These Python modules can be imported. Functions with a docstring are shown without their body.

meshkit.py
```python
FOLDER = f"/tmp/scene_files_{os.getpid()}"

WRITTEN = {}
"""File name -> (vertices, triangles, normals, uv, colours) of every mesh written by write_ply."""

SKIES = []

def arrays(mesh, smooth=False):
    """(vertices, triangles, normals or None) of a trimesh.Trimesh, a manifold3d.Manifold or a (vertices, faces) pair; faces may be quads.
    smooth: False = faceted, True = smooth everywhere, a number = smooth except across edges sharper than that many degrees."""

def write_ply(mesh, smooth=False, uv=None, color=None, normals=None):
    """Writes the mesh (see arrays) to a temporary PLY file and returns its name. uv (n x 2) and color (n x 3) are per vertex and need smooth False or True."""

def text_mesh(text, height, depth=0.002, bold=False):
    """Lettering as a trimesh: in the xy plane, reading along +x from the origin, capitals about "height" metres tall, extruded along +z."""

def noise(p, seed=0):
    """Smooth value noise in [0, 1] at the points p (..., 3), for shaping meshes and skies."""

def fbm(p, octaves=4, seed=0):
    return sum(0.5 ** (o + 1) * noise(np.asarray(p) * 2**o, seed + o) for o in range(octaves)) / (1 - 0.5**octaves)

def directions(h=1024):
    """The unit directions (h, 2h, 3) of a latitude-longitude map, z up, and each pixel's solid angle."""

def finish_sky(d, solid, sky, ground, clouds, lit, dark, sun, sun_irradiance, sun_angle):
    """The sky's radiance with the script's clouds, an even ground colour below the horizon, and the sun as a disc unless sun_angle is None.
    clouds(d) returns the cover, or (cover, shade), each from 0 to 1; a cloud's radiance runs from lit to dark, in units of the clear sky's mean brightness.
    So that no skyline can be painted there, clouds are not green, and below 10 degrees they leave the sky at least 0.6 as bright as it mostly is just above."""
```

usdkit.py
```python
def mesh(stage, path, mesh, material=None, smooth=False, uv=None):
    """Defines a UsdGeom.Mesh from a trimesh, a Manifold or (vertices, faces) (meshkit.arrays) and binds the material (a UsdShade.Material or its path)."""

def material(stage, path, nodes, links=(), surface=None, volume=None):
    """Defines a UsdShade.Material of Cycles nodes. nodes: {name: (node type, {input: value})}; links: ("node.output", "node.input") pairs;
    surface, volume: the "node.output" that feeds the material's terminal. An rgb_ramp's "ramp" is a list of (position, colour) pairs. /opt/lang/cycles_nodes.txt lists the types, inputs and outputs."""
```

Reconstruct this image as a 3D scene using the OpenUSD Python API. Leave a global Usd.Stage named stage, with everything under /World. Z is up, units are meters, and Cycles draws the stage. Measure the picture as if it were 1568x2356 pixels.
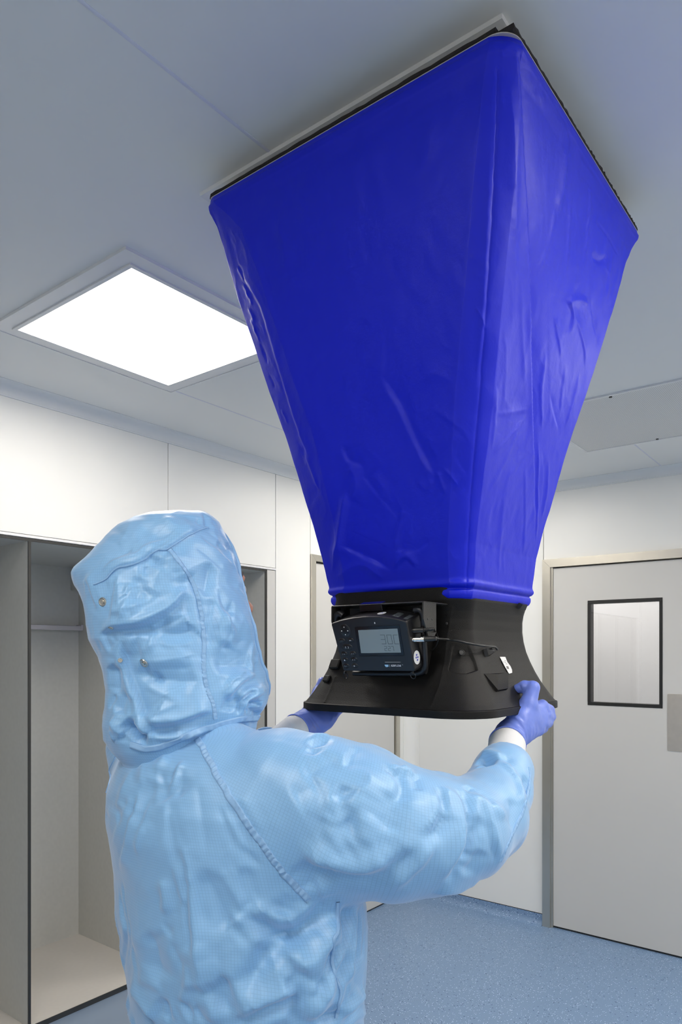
import math, random
import numpy as np, trimesh, manifold3d, usdkit, meshkit
from scipy.spatial import cKDTree
from scipy.ndimage import gaussian_filter
from shapely.geometry import Polygon, box as sbox
from pxr import Usd, UsdGeom, UsdLux, Gf, Sdf, UsdShade

rng = np.random.default_rng(7)
random.seed(7)
stage = Usd.Stage.CreateInMemory()
UsdGeom.SetStageUpAxis(stage, 'Z')
UsdGeom.SetStageMetersPerUnit(stage, 1.0)
UsdGeom.Xform.Define(stage, '/World')
UsdGeom.Scope.Define(stage, '/World/Looks')

# ------------------------------------------------------------------ camera, light levels, exposure
W, H, FPX, HORIZON = 1568, 2356, 1633.0, 1500.0
CAM_Z = 1.58
YAW = math.atan2(1270.0, 1633.0)                    # the walls run along x and y, the camera looks across the corner
FWD = np.array([math.cos(YAW), math.sin(YAW), 0.0])
RGT = np.array([math.sin(YAW), -math.cos(YAW), 0.0])
CAM = np.array([0.0, 0.0, CAM_Z])
EXPOSURE = 0.72
PANEL_POWER = 9.0                                  # radiance of the lit ceiling panels

cam = UsdGeom.Camera.Define(stage, '/World/camera')
cam.CreateHorizontalApertureAttr(24.0)
cam.CreateVerticalApertureAttr(24.0 * H / W)
cam.CreateFocalLengthAttr(24.0 * FPX / W)
cam.CreateVerticalApertureOffsetAttr(24.0 * (HORIZON - H / 2) / W)
cam.CreateClippingRangeAttr(Gf.Vec2f(0.05, 100.0))
cam.CreateExposureAttr(EXPOSURE)
cam.AddTransformOp().Set(Gf.Matrix4d(*RGT, 0, 0, 0, 1, 0, *(-FWD), 0, *CAM, 1))


def P(px, py, d):
    """the point seen at a pixel of the photograph, d metres in front of the lens"""
    return CAM + FWD * d + RGT * ((px - W / 2) / FPX * d) + np.array([0, 0, (HORIZON - py) / FPX * d])


def project(v):
    q = np.asarray(v) - CAM
    d = q @ FWD
    return np.stack([W / 2 + FPX * (q @ RGT) / d, HORIZON - FPX * q[..., 2] / d], -1), d


# ------------------------------------------------------------------ materials
def mat(name, nodes, links, surface='p.BSDF'):
    return usdkit.material(stage, '/World/Looks/' + name, nodes, links, surface=surface)


def plain(name, col, rough=0.5, metal=0.0, noise=0.0, scale=6.0, bump=0.0, bscale=300.0, **kw):
    nodes = {'p': ('principled_bsdf', dict(base_color=col, roughness=rough, metallic=metal, **kw)), 'g': ('texture_coordinate', {})}
    links = []
    if noise:
        nodes['n'] = ('noise_texture', dict(scale=scale, detail=3.0))
        nodes['r'] = ('rgb_ramp', dict(ramp=[(0.25, tuple(c * (1 - noise) for c in col)), (0.75, tuple(min(1, c * (1 + noise)) for c in col))]))
        links += [('g.object', 'n.vector'), ('n.fac', 'r.fac'), ('r.color', 'p.base_color')]
    if bump:
        nodes['bn'] = ('noise_texture', dict(scale=bscale, detail=2.0))
        nodes['b'] = ('bump', dict(strength=bump, distance=0.001))
        links += [('g.object', 'bn.vector'), ('bn.fac', 'b.height'), ('b.normal', 'p.normal')]
    return mat(name, nodes, links)


M = {}
M['wall'] = plain('white_wall_panel', (0.84, 0.84, 0.815), 0.42, noise=0.012, scale=1.5)
M['ceil'] = plain('white_ceiling_panel', (0.82, 0.825, 0.81), 0.5, noise=0.012, scale=1.5)
M['cove'] = plain('white_cove', (0.76, 0.78, 0.79), 0.4)
M['bead'] = plain('sealant', (0.70, 0.71, 0.80), 0.35)
M['filler'] = plain('joint_filler', (0.45, 0.45, 0.45), 0.7)
M['lightframe'] = plain('white_enamel', (0.80, 0.80, 0.80), 0.28)
M['door'] = plain('grey_laminate', (0.62, 0.61, 0.585), 0.38, noise=0.01, scale=2)
M['locker'] = plain('locker_laminate', (0.58, 0.58, 0.55), 0.42, noise=0.03, scale=60)
M['lockerfloor'] = plain('locker_floor_laminate', (0.62, 0.59, 0.55), 0.4, noise=0.02, scale=60)
M['edge'] = plain('dark_edge_band', (0.03, 0.03, 0.028), 0.4)
M['jamb'] = plain('light_grey_laminate', (0.60, 0.59, 0.57), 0.4)
M['rail'] = plain('anodised_rail', (0.60, 0.58, 0.62), 0.4, metal=0.3)
M['black'] = plain('black_rubber', (0.012, 0.012, 0.011), 0.45)
M['plinth'] = plain('plinth_laminate', (0.34, 0.40, 0.47), 0.35)
M['screw'] = plain('dark_screw', (0.05, 0.05, 0.05), 0.4, metal=0.6)
M['steelplate'] = plain('satin_steel_plate', (0.62, 0.57, 0.50), 0.42, metal=0.75, noise=0.04, scale=30)
# brushed stainless steel
M['steel'] = plain('brushed_steel', (0.60, 0.57, 0.50), 0.33, metal=0.9, noise=0.05, scale=5)
# speckled blue vinyl
M['floor'] = mat('speckled_blue_vinyl', {
    'g': ('geometry', {}),
    'v': ('voronoi_texture', dict(scale=150.0)), 'v2': ('voronoi_texture', dict(scale=90.0)),
    's': ('separate_color', {}), 's2': ('separate_color', {}),
    'd': ('math', dict(math_type='less_than', value2=0.30)), 'k': ('math', dict(math_type='less_than', value2=0.24)), 'w': ('math', dict(math_type='multiply')),
    'd2': ('math', dict(math_type='less_than', value2=0.28)), 'k2': ('math', dict(math_type='less_than', value2=0.15)), 'w2': ('math', dict(math_type='multiply')),
    'n': ('noise_texture', dict(scale=260.0, detail=3.0)), 'r': ('rgb_ramp', dict(ramp=[(0.3, (0.165, 0.265, 0.44)), (0.7, (0.21, 0.325, 0.50))])),
    'mx': ('mix_color', dict(b=(0.60, 0.72, 0.88))), 'mx2': ('mix_color', dict(b=(0.05, 0.10, 0.22))),
    'p': ('principled_bsdf', dict(roughness=0.38))},
    [('g.position', 'v.vector'), ('g.position', 'v2.vector'), ('g.position', 'n.vector'), ('n.fac', 'r.fac'), ('v.color', 's.color'), ('v2.color', 's2.color'),
     ('v.distance', 'd.value1'), ('s.r', 'k.value1'), ('d.value', 'w.value1'), ('k.value', 'w.value2'),
     ('v2.distance', 'd2.value1'), ('s2.r', 'k2.value1'), ('d2.value', 'w2.value1'), ('k2.value', 'w2.value2'),
     ('r.color', 'mx.a'), ('w.value', 'mx.fac'), ('mx.result', 'mx2.a'), ('w2.value', 'mx2.fac'), ('mx2.result', 'p.base_color')])
M['lit'] = mat('lit_diffuser', {'e': ('emission', dict(color=(1.0, 0.94, 0.855), strength=PANEL_POWER))}, [], surface='e.emission')
# perforated sheet: a square lattice of fine holes
M['perf'] = mat('perforated_sheet', {
    'g': ('geometry', {}), 'm': ('mapping', dict(scale=(1.0, 1.0, 0.0), rotation=(0.0, 0.0, 0.0))),
    'v': ('voronoi_texture', dict(scale=160.0, randomness=0.0)), 'd': ('math', dict(math_type='less_than', value2=0.24)),
    'mx': ('mix_color', dict(a=(0.72, 0.72, 0.71), b=(0.40, 0.40, 0.39))),
    'p': ('principled_bsdf', dict(roughness=0.4))},
    [('g.position', 'm.vector'), ('m.vector', 'v.vector'), ('v.distance', 'd.value1'), ('d.value', 'mx.fac'), ('mx.result', 'p.base_color')])
M['pane'] = mat('window_glass', {'t': ('transparent_bsdf', dict(color=(0.96, 0.965, 0.985))), 'gl': ('glossy_bsdf', dict(color=(1, 1, 1), roughness=0.01)),
                                 'f': ('fresnel', dict(IOR=1.55)), 'mx': ('mix_closure', {})},
                [('f.fac', 'mx.fac'), ('t.BSDF', 'mx.closure1'), ('gl.BSDF', 'mx.closure2')], surface='mx.closure')

# ------------------------------------------------------------------ object helpers
used = set()


def numbered(parent, name):
    k, n = 0, f'{parent}/{name}'
    while n in used:
        k += 1
        n = f'{parent}/{name}_{k:03d}'
    used.add(n)
    return n


def tag(prim, label=None, cat=None, group=None, kind=None):
    for k, v in (('label', label), ('category', cat), ('group', group), ('kind', kind)):
        if v:
            prim.SetCustomDataByKey(k, v)
    return prim


ORIGIN = {}


def thing(name, loc=(0, 0, 0), label=None, cat=None, group=None, kind=None):
    path = numbered('/World', name)
    x = UsdGeom.Xform.Define(stage, path)
    x.AddTranslateOp().Set(Gf.Vec3d(*map(float, loc)))
    ORIGIN[path] = np.asarray(loc, float)
    tag(x.GetPrim(), label, cat, group, kind)
    return path


def obj(name, mesh, m, parent='/World', smooth=30, label=None, cat=None, group=None, kind=None, uv=None):
    """ONE mesh prim; vertices are given in world space"""
    path = numbered(parent, name)
    o = ORIGIN.get(parent, np.zeros(3))
    ORIGIN[path] = o
    v, f, n = meshkit.arrays(mesh, smooth)
    me = usdkit.mesh(stage, path, (v - o, f), M[m] if isinstance(m, str) else m, smooth=False, uv=uv)
    if n is not None:
        me.CreateNormalsAttr([Gf.Vec3f(*map(float, x)) for x in n]) if len(n) < 50 else me.CreateNormalsAttr(_vt(n))
        me.SetNormalsInterpolation('vertex')
    tag(me.GetPrim(), label, cat, group, kind)
    return path


def _vt(n):
    from pxr import Vt
    return Vt.Vec3fArray.FromNumpy(np.asarray(n, np.float32))


def bx(x0, x1, y0, y1, z0, z1, bev=0.0):
    if bev <= 0:
        m = trimesh.creation.box([x1 - x0, y1 - y0, z1 - z0])
        m.apply_translation([(x0 + x1) / 2, (y0 + y1) / 2, (z0 + z1) / 2])
        return m
    pts = []
    for sx, a in ((1, x0), (-1, x1)):
        for sy, b in ((1, y0), (-1, y1)):
            for sz, c in ((1, z0), (-1, z1)):
                pts += [(a, b + sy * bev, c + sz * bev), (a + sx * bev, b, c + sz * bev), (a + sx * bev, b + sy * bev, c)]
    return trimesh.convex.convex_hull(np.array(pts))


def cat(*ms):
    return trimesh.util.concatenate([m for m in ms if m is not None])


def frame_rect(x0, x1, y0, y1, w, z0, z1):
    """a rectangular frame lying in x and y, w wide"""
    g = sbox(x0, y0, x1, y1).difference(sbox(x0 + w, y0 + w, x1 - w, y1 - w))
    m = trimesh.creation.extrude_polygon(g, z1 - z0)
    m.apply_translation([0, 0, z0])
    return m


def sweep_profile(prof, a, b):
    """straight sweep of a closed profile [(x, y, z offsets)] from a to b"""
    prof, a, b = np.asarray(prof, float), np.asarray(a, float), np.asarray(b, float)
    n = len(prof)
    v = np.vstack([prof + a, prof + b])
    f = []
    for i in range(n):
        j = (i + 1) % n
        f += [(i, j, n + j), (i, n + j, n + i)]
    for i in range(1, n - 1):
        f += [(0, i + 1, i), (n, n + i, n + i + 1)]
    m = trimesh.Trimesh(v, f, process=False)
    m.fix_normals()
    return m


def tube(pts, r, n=10, caps=True):
    """a round tube along points; r a number or one per point"""
    p = np.asarray(pts, float)
    r = np.broadcast_to(np.asarray(r, float), (len(p),))
    t = np.gradient(p, axis=0)
    t /= np.linalg.norm(t, axis=1, keepdims=True) + 1e-12
    u = np.cross(t[0], [0, 0, 1.0])
    if np.linalg.norm(u) < 0.2:
        u = np.cross(t[0], [1.0, 0, 0])
    u /= np.linalg.norm(u)
    vs, a = [], np.arange(n) * 2 * np.pi / n
    for i in range(len(p)):
        u = u - t[i] * (u @ t[i])
        u /= np.linalg.norm(u)
        w = np.cross(t[i], u)
        vs.append(p[i] + r[i] * (np.cos(a)[:, None] * u + np.sin(a)[:, None] * w))
    v = np.vstack(vs)
    f = []
    for i in range(len(p) - 1):
        for k in range(n):
            q, s = i * n + k, i * n + (k + 1) % n
            f += [(q, s, s + n), (q, s + n, q + n)]
    if caps:
        c0, c1 = len(v), len(v) + 1
        v = np.vstack([v, p[0], p[-1]])
        for k in range(n):
            f += [(c0, (k + 1) % n, k), (c1, len(v) - 2 - n + k, len(v) - 2 - n + (k + 1) % n)]
    return trimesh.Trimesh(v, f, process=False)


def spline(pts, n):
    """smooth curve through points (Catmull-Rom), n samples"""
    p = np.asarray(pts, float)
    if len(p) == 2:
        return p[0] + (p[1] - p[0]) * np.linspace(0, 1, n)[:, None]
    q = np.vstack([2 * p[0] - p[1], p, 2 * p[-1] - p[-2]])
    t = np.linspace(0, len(p) - 1 - 1e-9, n)
    i = t.astype(int)
    s = (t - i)[:, None]
    a, b, c, d = q[i], q[i + 1], q[i + 2], q[i + 3]
    return 0.5 * (2 * b + (c - a) * s + (2 * a - 5 * b + 4 * c - d) * s ** 2 + (3 * b - a - 3 * c + d) * s ** 3)


# ------------------------------------------------------------------ the room
XR, YL, XB, YN, ZC = 3.96, 2.51, -1.40, -2.30, 2.545      # right wall, left wall, rear wall, near wall, ceiling
NT, ND = 2.0, 0.638                                       # top and depth of the built-in lockers
LX0, LX1, JX = -1.24, 2.605, 2.675                        # lockers from .. to, then the jamb
D1 = (2.955, 3.83, 2.114)                                 # door in the left wall (x0, x1, top)
D2 = (0.55, 1.597, 2.111)                                 # door in the right wall (y0, y1, top)
WX0, WX1, WZ0, WZ1 = 0.951, 1.341, 1.285, 1.865           # vision window in that door (y, z)
FRW = 0.047

obj('floor', bx(XB - .1, XR + 3.2, YN - .1, YL + .75, -0.05, 0.0), 'floor', kind='structure')

G = 0.0015
c = thing('ceiling', kind='structure')
ys = [YN - .1, -1.34, -0.195, 0.95, 2.095, YL + .75]
for a, b in zip(ys, ys[1:]):
    obj('ceiling_panel', bx(XB - .1, XR + .1, a + G, b - G, ZC, ZC + 0.05), 'ceil', c, smooth=False)
for y in ys[1:-1]:
    pf = [(0, -0.004, 0.002), (0, 0.004, 0.002), (0, 0.0035, -0.0006), (0, 0.0015, -0.0014), (0, -0.0015, -0.0014), (0, -0.0035, -0.0006)]
    obj('sealant_bead', sweep_profile(pf, (XB, y, ZC), (XR, y, ZC)), 'bead', c)
obj('ceiling_deck', bx(XB - .1, XR + .1, YN - .1, YL + .75, ZC + 0.05, ZC + 0.07), 'filler', c, smooth=False)

# left wall: panels over the lockers, the pier, over the door
TH = 0.06
wl = thing('wall_left', kind='structure')


def panel_y(x0, x1, z0, z1):
    obj('wall_panel', bx(x0 + G, x1 - G, YL, YL + TH, z0, z1, 0.0012), 'wall', wl, smooth=False)


seams = [XB, -0.44, 0.16, 0.76, 1.36, 1.993, 2.68]
seams = [XB, 0.80, 1.993, 2.68]
for a, b in zip(seams, seams[1:]):
    panel_y(a, b, NT + 0.012, ZC)
obj('edge_strip', bx(XB, 2.68, YL - 0.002, YL + TH, NT, NT + 0.010, 0.001), 'lightframe', wl, smooth=False)
panel_y(2.68, D1[0], 0.0, ZC)
panel_y(D1[0], D1[1], D1[2], ZC)
panel_y(D1[1], XR, 0.0, ZC)
panel_y(XB, LX0 - .02, 0.0, NT)
obj('joint_filler', bx(XB, LX0, YL + TH, YL + TH + .02, 0, ZC), 'filler', wl, smooth=False)
obj('joint_filler', bx(XB, D1[1] + .1, YL + TH, YL + TH + .02, NT, ZC), 'filler', wl, smooth=False)
obj('joint_filler', bx(JX, D1[0], YL + TH, YL + TH + .02, 0, ZC), 'filler', wl, smooth=False)
obj('joint_filler', bx(D1[1], XR, YL + TH, YL + TH + .02, 0, ZC), 'filler', wl, smooth=False)

wr = thing('wall_right', kind='structure')


def panel_x(y0, y1, z0, z1):
    obj('wall_panel', bx(XR, XR + TH, y0 + G, y1 - G, z0, z1, 0.0012), 'wall', wr, smooth=False)


panel_x(D2[1], YL, 0.0, ZC)
panel_x(D2[0], D2[1], D2[2], ZC)
panel_x(-0.65, D2[0], 0.0, ZC)
panel_x(YN, -0.65, 0.0, ZC)
obj('joint_filler', bx(XR + TH, XR + TH + .02, D2[1], YL, 0, ZC), 'filler', wr, smooth=False)
obj('joint_filler', bx(XR + TH, XR + TH + .02, D2[0], D2[1], D2[2], ZC), 'filler', wr, smooth=False)
obj('joint_filler', bx(XR + TH, XR + TH + .02, YN, D2[0], 0, ZC), 'filler', wr, smooth=False)
w = thing('wall_rear', kind='structure')
for a, b in zip(np.linspace(YN, YL, 5), np.linspace(YN, YL, 5)[1:]):
    obj('wall_panel', bx(XB - TH, XB, a + G, b - G, 0, ZC, .0012), 'wall', w, smooth=False)
obj('joint_filler', bx(XB - TH - .02, XB - TH, YN, YL, 0, ZC), 'filler', w, smooth=False)
w = thing('wall_near', kind='structure')
for a, b in zip(np.linspace(XB, XR, 6), np.linspace(XB, XR, 6)[1:]):
    obj('wall_panel', bx(a + G, b - G, YN - TH, YN, 0, ZC, .0012), 'wall', w, smooth=False)
obj('joint_filler', bx(XB, XR, YN - TH - .02, YN - TH, 0, ZC), 'filler', w, smooth=False)

# coves: ceiling to wall, a concave quarter with small lips
q = np.linspace(0, np.pi / 2, 9)
CV, CH = 0.040, 0.046


def cove(side):
    # (distance out of the wall, height under the ceiling)
    prof = [(0.0, 0.0), (CV + .002, 0.0), (CV + .002, -.002), (CV, -0.003)]
    prof += [(CV - (CV - .004) * math.sin(t), -0.003 - (CH - .006) * (1 - math.cos(t))) for t in q[1:]]
    prof += [(0.006, -CH + .001), (0.006, -CH - .004), (0.0, -CH - .004)]
    return prof


pr = cove(0)
obj('trim_1', sweep_profile([(0, -a, b) for a, b in pr], (XB, YL, ZC), (XR, YL, ZC)), 'cove', kind='structure')
obj('trim_2', sweep_profile([(-a, 0, b) for a, b in pr], (XR, YN, ZC), (XR, YL, ZC)), 'cove', kind='structure')
obj('trim_3', sweep_profile([(a, 0, b) for a, b in pr], (XB, YN, ZC), (XB, YL, ZC)), 'cove', kind='structure')
obj('trim_4', sweep_profile([(0, a, b) for a, b in pr], (XB, YN, ZC), (XR, YN, ZC)), 'cove', kind='structure')
# rounded vertical corner strip between the left and right walls
R = 0.075
prof = [(0, 0, 0), (-R, 0, 0), (-R, -.003, 0)] + [(-R + (R - .003) * math.sin(t), -0.003 - (R - .003) * (1 - math.cos(t)), 0) for t in q[1:]] + [(0, -R, 0)]
obj('trim_5', sweep_profile(prof, (XR, YL, 0.06), (XR, YL, ZC - .04)), 'wall', kind='structure')

# blue vinyl coved up the walls
SK = 0.061


def skirt(fn, a, b, name):
    pr2 = [(0, 0), (0, SK), (0.004, SK), (0.0045, 0.035)] + [(0.0045 + 0.032 * (1 - math.cos(t)), 0.033 * (1 - math.sin(t)) + .0006) for t in q] + [(0.05, 0)]
    pr2 = [(0, -.002), (0, SK), (0.004, SK)] + [(0.0045 + 0.036 * (1 - math.cos(t)), 0.036 * (1 - math.sin(t)) + .0005) for t in q] + [(0.045, -.002)]
    obj(name, sweep_profile([fn(u, z) for u, z in pr2], a, b), 'floor', kind='structure')


skirt(lambda u, z: (-u, 0, z), (XR, D2[1] + .001, 0), (XR, YL, 0), 'baseboard_right')
skirt(lambda u, z: (0, -u, z), (JX + .005, YL, 0), (D1[0] - .001, YL, 0), 'baseboard_left')
skirt(lambda u, z: (0, -u, z), (D1[1] + .001, YL, 0), (XR, YL, 0), 'baseboard_corner')
obj('trim_6', bx(XR - .0015, XR + .001, D2[1] + .001, YL - .07, SK, SK + .0035), 'edge', kind='structure')

# door in the left wall
d = thing('door_1', ((D1[0] + D1[1]) / 2, YL, 0), kind='structure')
x0, x1, zt = D1
fy0, fy1 = YL - 0.012, YL + 0.10
f1, fi = 0.036, 0.036


def mitred_y(x0, x1, zt, w, y0, y1):
    """three door frame pieces in a wall along x: two jambs, a head, with mitred corners"""
    out = []
    for poly in ([(x0, 0), (x0 + w, 0), (x0 + w, zt - w), (x0, zt)], [(x1, 0), (x1, zt), (x1 - w, zt - w), (x1 - w, 0)], [(x0, zt), (x0 + w, zt - w), (x1 - w, zt - w), (x1, zt)]):
        g = Polygon(poly).buffer(-0.0003)
        m = trimesh.creation.extrude_polygon(g, y1 - y0)
        m.vertices = np.stack([m.vertices[:, 0], y1 - m.vertices[:, 2], m.vertices[:, 1]], 1)
        m.fix_normals()
        out.append(m)
    return out


a, b, h = mitred_y(x0, x1, zt, f1, fy0, fy1)
obj('frame_jamb', a, 'steel', d)
obj('frame_jamb', b, 'steel', d)
obj('frame_head', h, 'steel', d)
obj('frame_stop', cat(bx(x0 + f1, x0 + f1 + .004, YL + .02, YL + .09, 0, zt - f1), bx(x1 - f1 - .004, x1 - f1, YL + .02, YL + .09, 0, zt - f1), bx(x0 + f1, x1 - f1, YL + .02, YL + .09, zt - f1 - .004, zt - f1)), 'edge', d)
lf = obj('leaf', bx(x0 + f1 + .007, x1 - f1 - .007, YL + 0.004, YL + 0.046, 0.010, zt - f1 - .008, 0.0015), 'door', d, smooth=False)
obj('threshold_seal', bx(x0 + f1 + .002, x1 - f1 - .002, YL + 0.012, YL + 0.04, 0.0, 0.0102), 'edge', d)
for hz in (0.35, 1.40, 1.85):
    hx = x1 - f1 - .006
    cyl = trimesh.creation.cylinder(0.0075, 0.09, sections=14)
    cyl.apply_translation([hx, YL - .004, hz])
    obj('hinge', cat(cyl, bx(hx - .018, hx + .022, YL - .001, YL + .005, hz - .045, hz + .045), bx(hx + .001, hx + .024, YL - .0135, YL - .011, hz - .045, hz + .045)), 'steel', d)
obj('handle_plate', cat(bx(x0 + f1 + .03, x0 + f1 + .075, YL - .002, YL + .005, .97, 1.15, .001), tube([(x0 + .09, YL, 1.07), (x0 + .09, YL - .05, 1.07), (x0 + .10, YL - .055, 1.07), (x0 + .21, YL - .055, 1.07)], .009, 12)), 'steel', d)

# door in the right wall, with a vision window
d = thing('door_2', (XR, (D2[0] + D2[1]) / 2, 0), kind='structure')
y0, y1, zt = D2
for poly, nm in (([(y1, 0), (y1, zt), (y1 - FRW, zt - FRW), (y1 - FRW, 0)], 'frame_jamb'), ([(y0, 0), (y0 + FRW, 0), (y0 + FRW, zt - FRW), (y0, zt)], 'frame_jamb'), ([(y0, zt), (y0 + FRW, zt - FRW), (y1 - FRW, zt - FRW), (y1, zt)], 'frame_head')):
    m = trimesh.creation.extrude_polygon(Polygon(poly).buffer(-.0003), 0.14)
    m.vertices = np.stack([XR - 0.020 + m.vertices[:, 2], m.vertices[:, 0], m.vertices[:, 1]], 1)
    m.fix_normals()
    obj(nm, m, 'steel', d)
LX = XR - 0.002                                            # face of the leaf
obj('frame_stop', cat(bx(XR - .008, XR + .1, y1 - FRW - .012, y1 - FRW, 0, zt - FRW), bx(XR + .05, XR + .1, y0 + FRW, y0 + FRW + .012, 0, zt - FRW), bx(XR + .05, XR + .1, y0 + FRW, y1 - FRW, zt - FRW - .012, zt - FRW)), 'steel', d)
ly0, ly1, lz0, lz1 = y0 + FRW + .004, y1 - FRW - .013, 0.012, zt - FRW - .006
g = sbox(ly0, lz0, ly1, lz1).difference(sbox(WX0 + .01, WZ0 + .01, WX1 - .01, WZ1 - .01))
m = trimesh.creation.extrude_polygon(g, 0.045)
m.vertices = np.stack([LX + m.vertices[:, 2], m.vertices[:, 0], m.vertices[:, 1]], 1)
m.fix_normals()
obj('leaf', m, 'door', d, smooth=False)
obj('threshold_seal', bx(XR + .008, XR + .04, ly0, ly1, 0.0, lz0 + .0005), 'edge', d)
wn = obj('window_frame', None or cat(*[
    bx(LX - .0025, LX + .05, WX0, WX1, WZ0, WZ0 + .018, .001), bx(LX - .0025, LX + .05, WX0, WX1, WZ1 - .018, WZ1, .001),
    bx(LX - .0025, LX + .05, WX0, WX0 + .016, WZ0 + .018, WZ1 - .018), bx(LX - .0025, LX + .05, WX1 - .016, WX1, WZ0 + .018, WZ1 - .018)]), 'black', d, smooth=False, label='black window frame')
obj('window_pane', bx(LX + .003, LX + .007, WX0 + .014, WX1 - .014, WZ0 + .016, WZ1 - .016), 'pane', d, smooth=False)
obj('window_pane', bx(LX + .037, LX + .041, WX0 + .014, WX1 - .014, WZ0 + .016, WZ1 - .016), 'pane', d, smooth=False)
gp = sbox(0.800, 1.066, 0.928, 1.362).buffer(-.006).buffer(.006, quad_segs=4)
m = trimesh.creation.extrude_polygon(gp, 0.0022)
m.vertices = np.stack([LX - .0022 + m.vertices[:, 2], m.vertices[:, 0], m.vertices[:, 1]], 1)
m.fix_normals()
pp = obj('push_plate', m, 'steelplate', d, label='satin steel push plate')

# the next room, seen through the vision window
w = thing('wall_beyond', kind='structure')
obj('wall_panel', bx(XR + 1.3, XR + 1.36, -1.4, 1.2, 0, ZC), 'wall', w, smooth=False)
obj('wall_panel', bx(XR + 1.3, XR + 1.36, 1.2 + G, 2.9, 0, ZC), 'wall', w, smooth=False)
obj('wall_panel', bx(XR + .08, XR + 1.3, 2.9, 2.96, 0, ZC), 'wall', w, smooth=False)
obj('wall_panel', bx(XR + .08, XR + 1.3, -1.46, -1.4, 0, ZC), 'wall', w, smooth=False)
obj('ceiling_panel', bx(XR + .1, XR + 1.36, -1.46, 2.96, ZC, ZC + .05), 'ceil', w, smooth=False)

# built-in lockers in the left wall
lk = thing('open_locker', ((LX0 + LX1) / 2, YL, 0), 'row of open grey lockers built into the white wall, dark edged shelves and hanging rails', 'locker')
YB = YL + ND
obj('back_panel', bx(LX0, LX1, YB, YB + .02, 0, NT), 'locker', lk, smooth=False)
obj('top_panel', bx(LX0, LX1, YL + .004, YB, NT - .012, NT - .001), 'locker', lk, smooth=False)
obj('front_edge', bx(LX0, LX1, YL - .001, YL + .004, NT - .012, NT - .001), 'edge', lk, smooth=False)
ZF = 0.20
obj('bottom_panel', bx(LX0, LX1, YL + .003, YB, ZF - .02, ZF), 'lockerfloor', lk, smooth=False)
obj('front_edge', bx(LX0, LX1, YL - .001, YL + .003, ZF - .02, ZF - .0005), 'edge', lk, smooth=False)
obj('plinth', bx(LX0, LX1, YL + .012, YL + .03, 0, ZF - .02), 'plinth', lk, smooth=False)
div = [-1.24, -0.64, -0.04, 0.56, 1.155, 1.36 + .0, 1.96, LX1]
div = [-1.04, -0.44, 0.16, 0.76, 1.36, 1.96]
for x in div:
    obj('side_panel', bx(x - .005, x + .005, YL + .004, YB, ZF, NT - .012), 'locker', lk, smooth=False)
    obj('front_edge', bx(x - .005, x + .005, YL - .001, YL + .004, ZF, NT - .012), 'edge', lk, smooth=False)
obj('side_panel', bx(LX1 - .002, LX1 + .016, YL + .004, YB, 0, NT - .001), 'locker', lk, smooth=False)
obj('front_edge', bx(LX1 - .002, LX1 + .010, YL - .001, YL + .004, 0, NT - .001), 'edge', lk, smooth=False)
obj('side_panel', bx(LX0 - .016, LX0 + .002, YL + .004, YB, 0, NT - .001), 'locker', lk, smooth=False)
obj('jamb_panel', bx(LX1 + .011, JX, YL - .001, YL + .05, 0.0, NT - .003), 'jamb', lk, smooth=False, label='light grey jamb panel')
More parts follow.
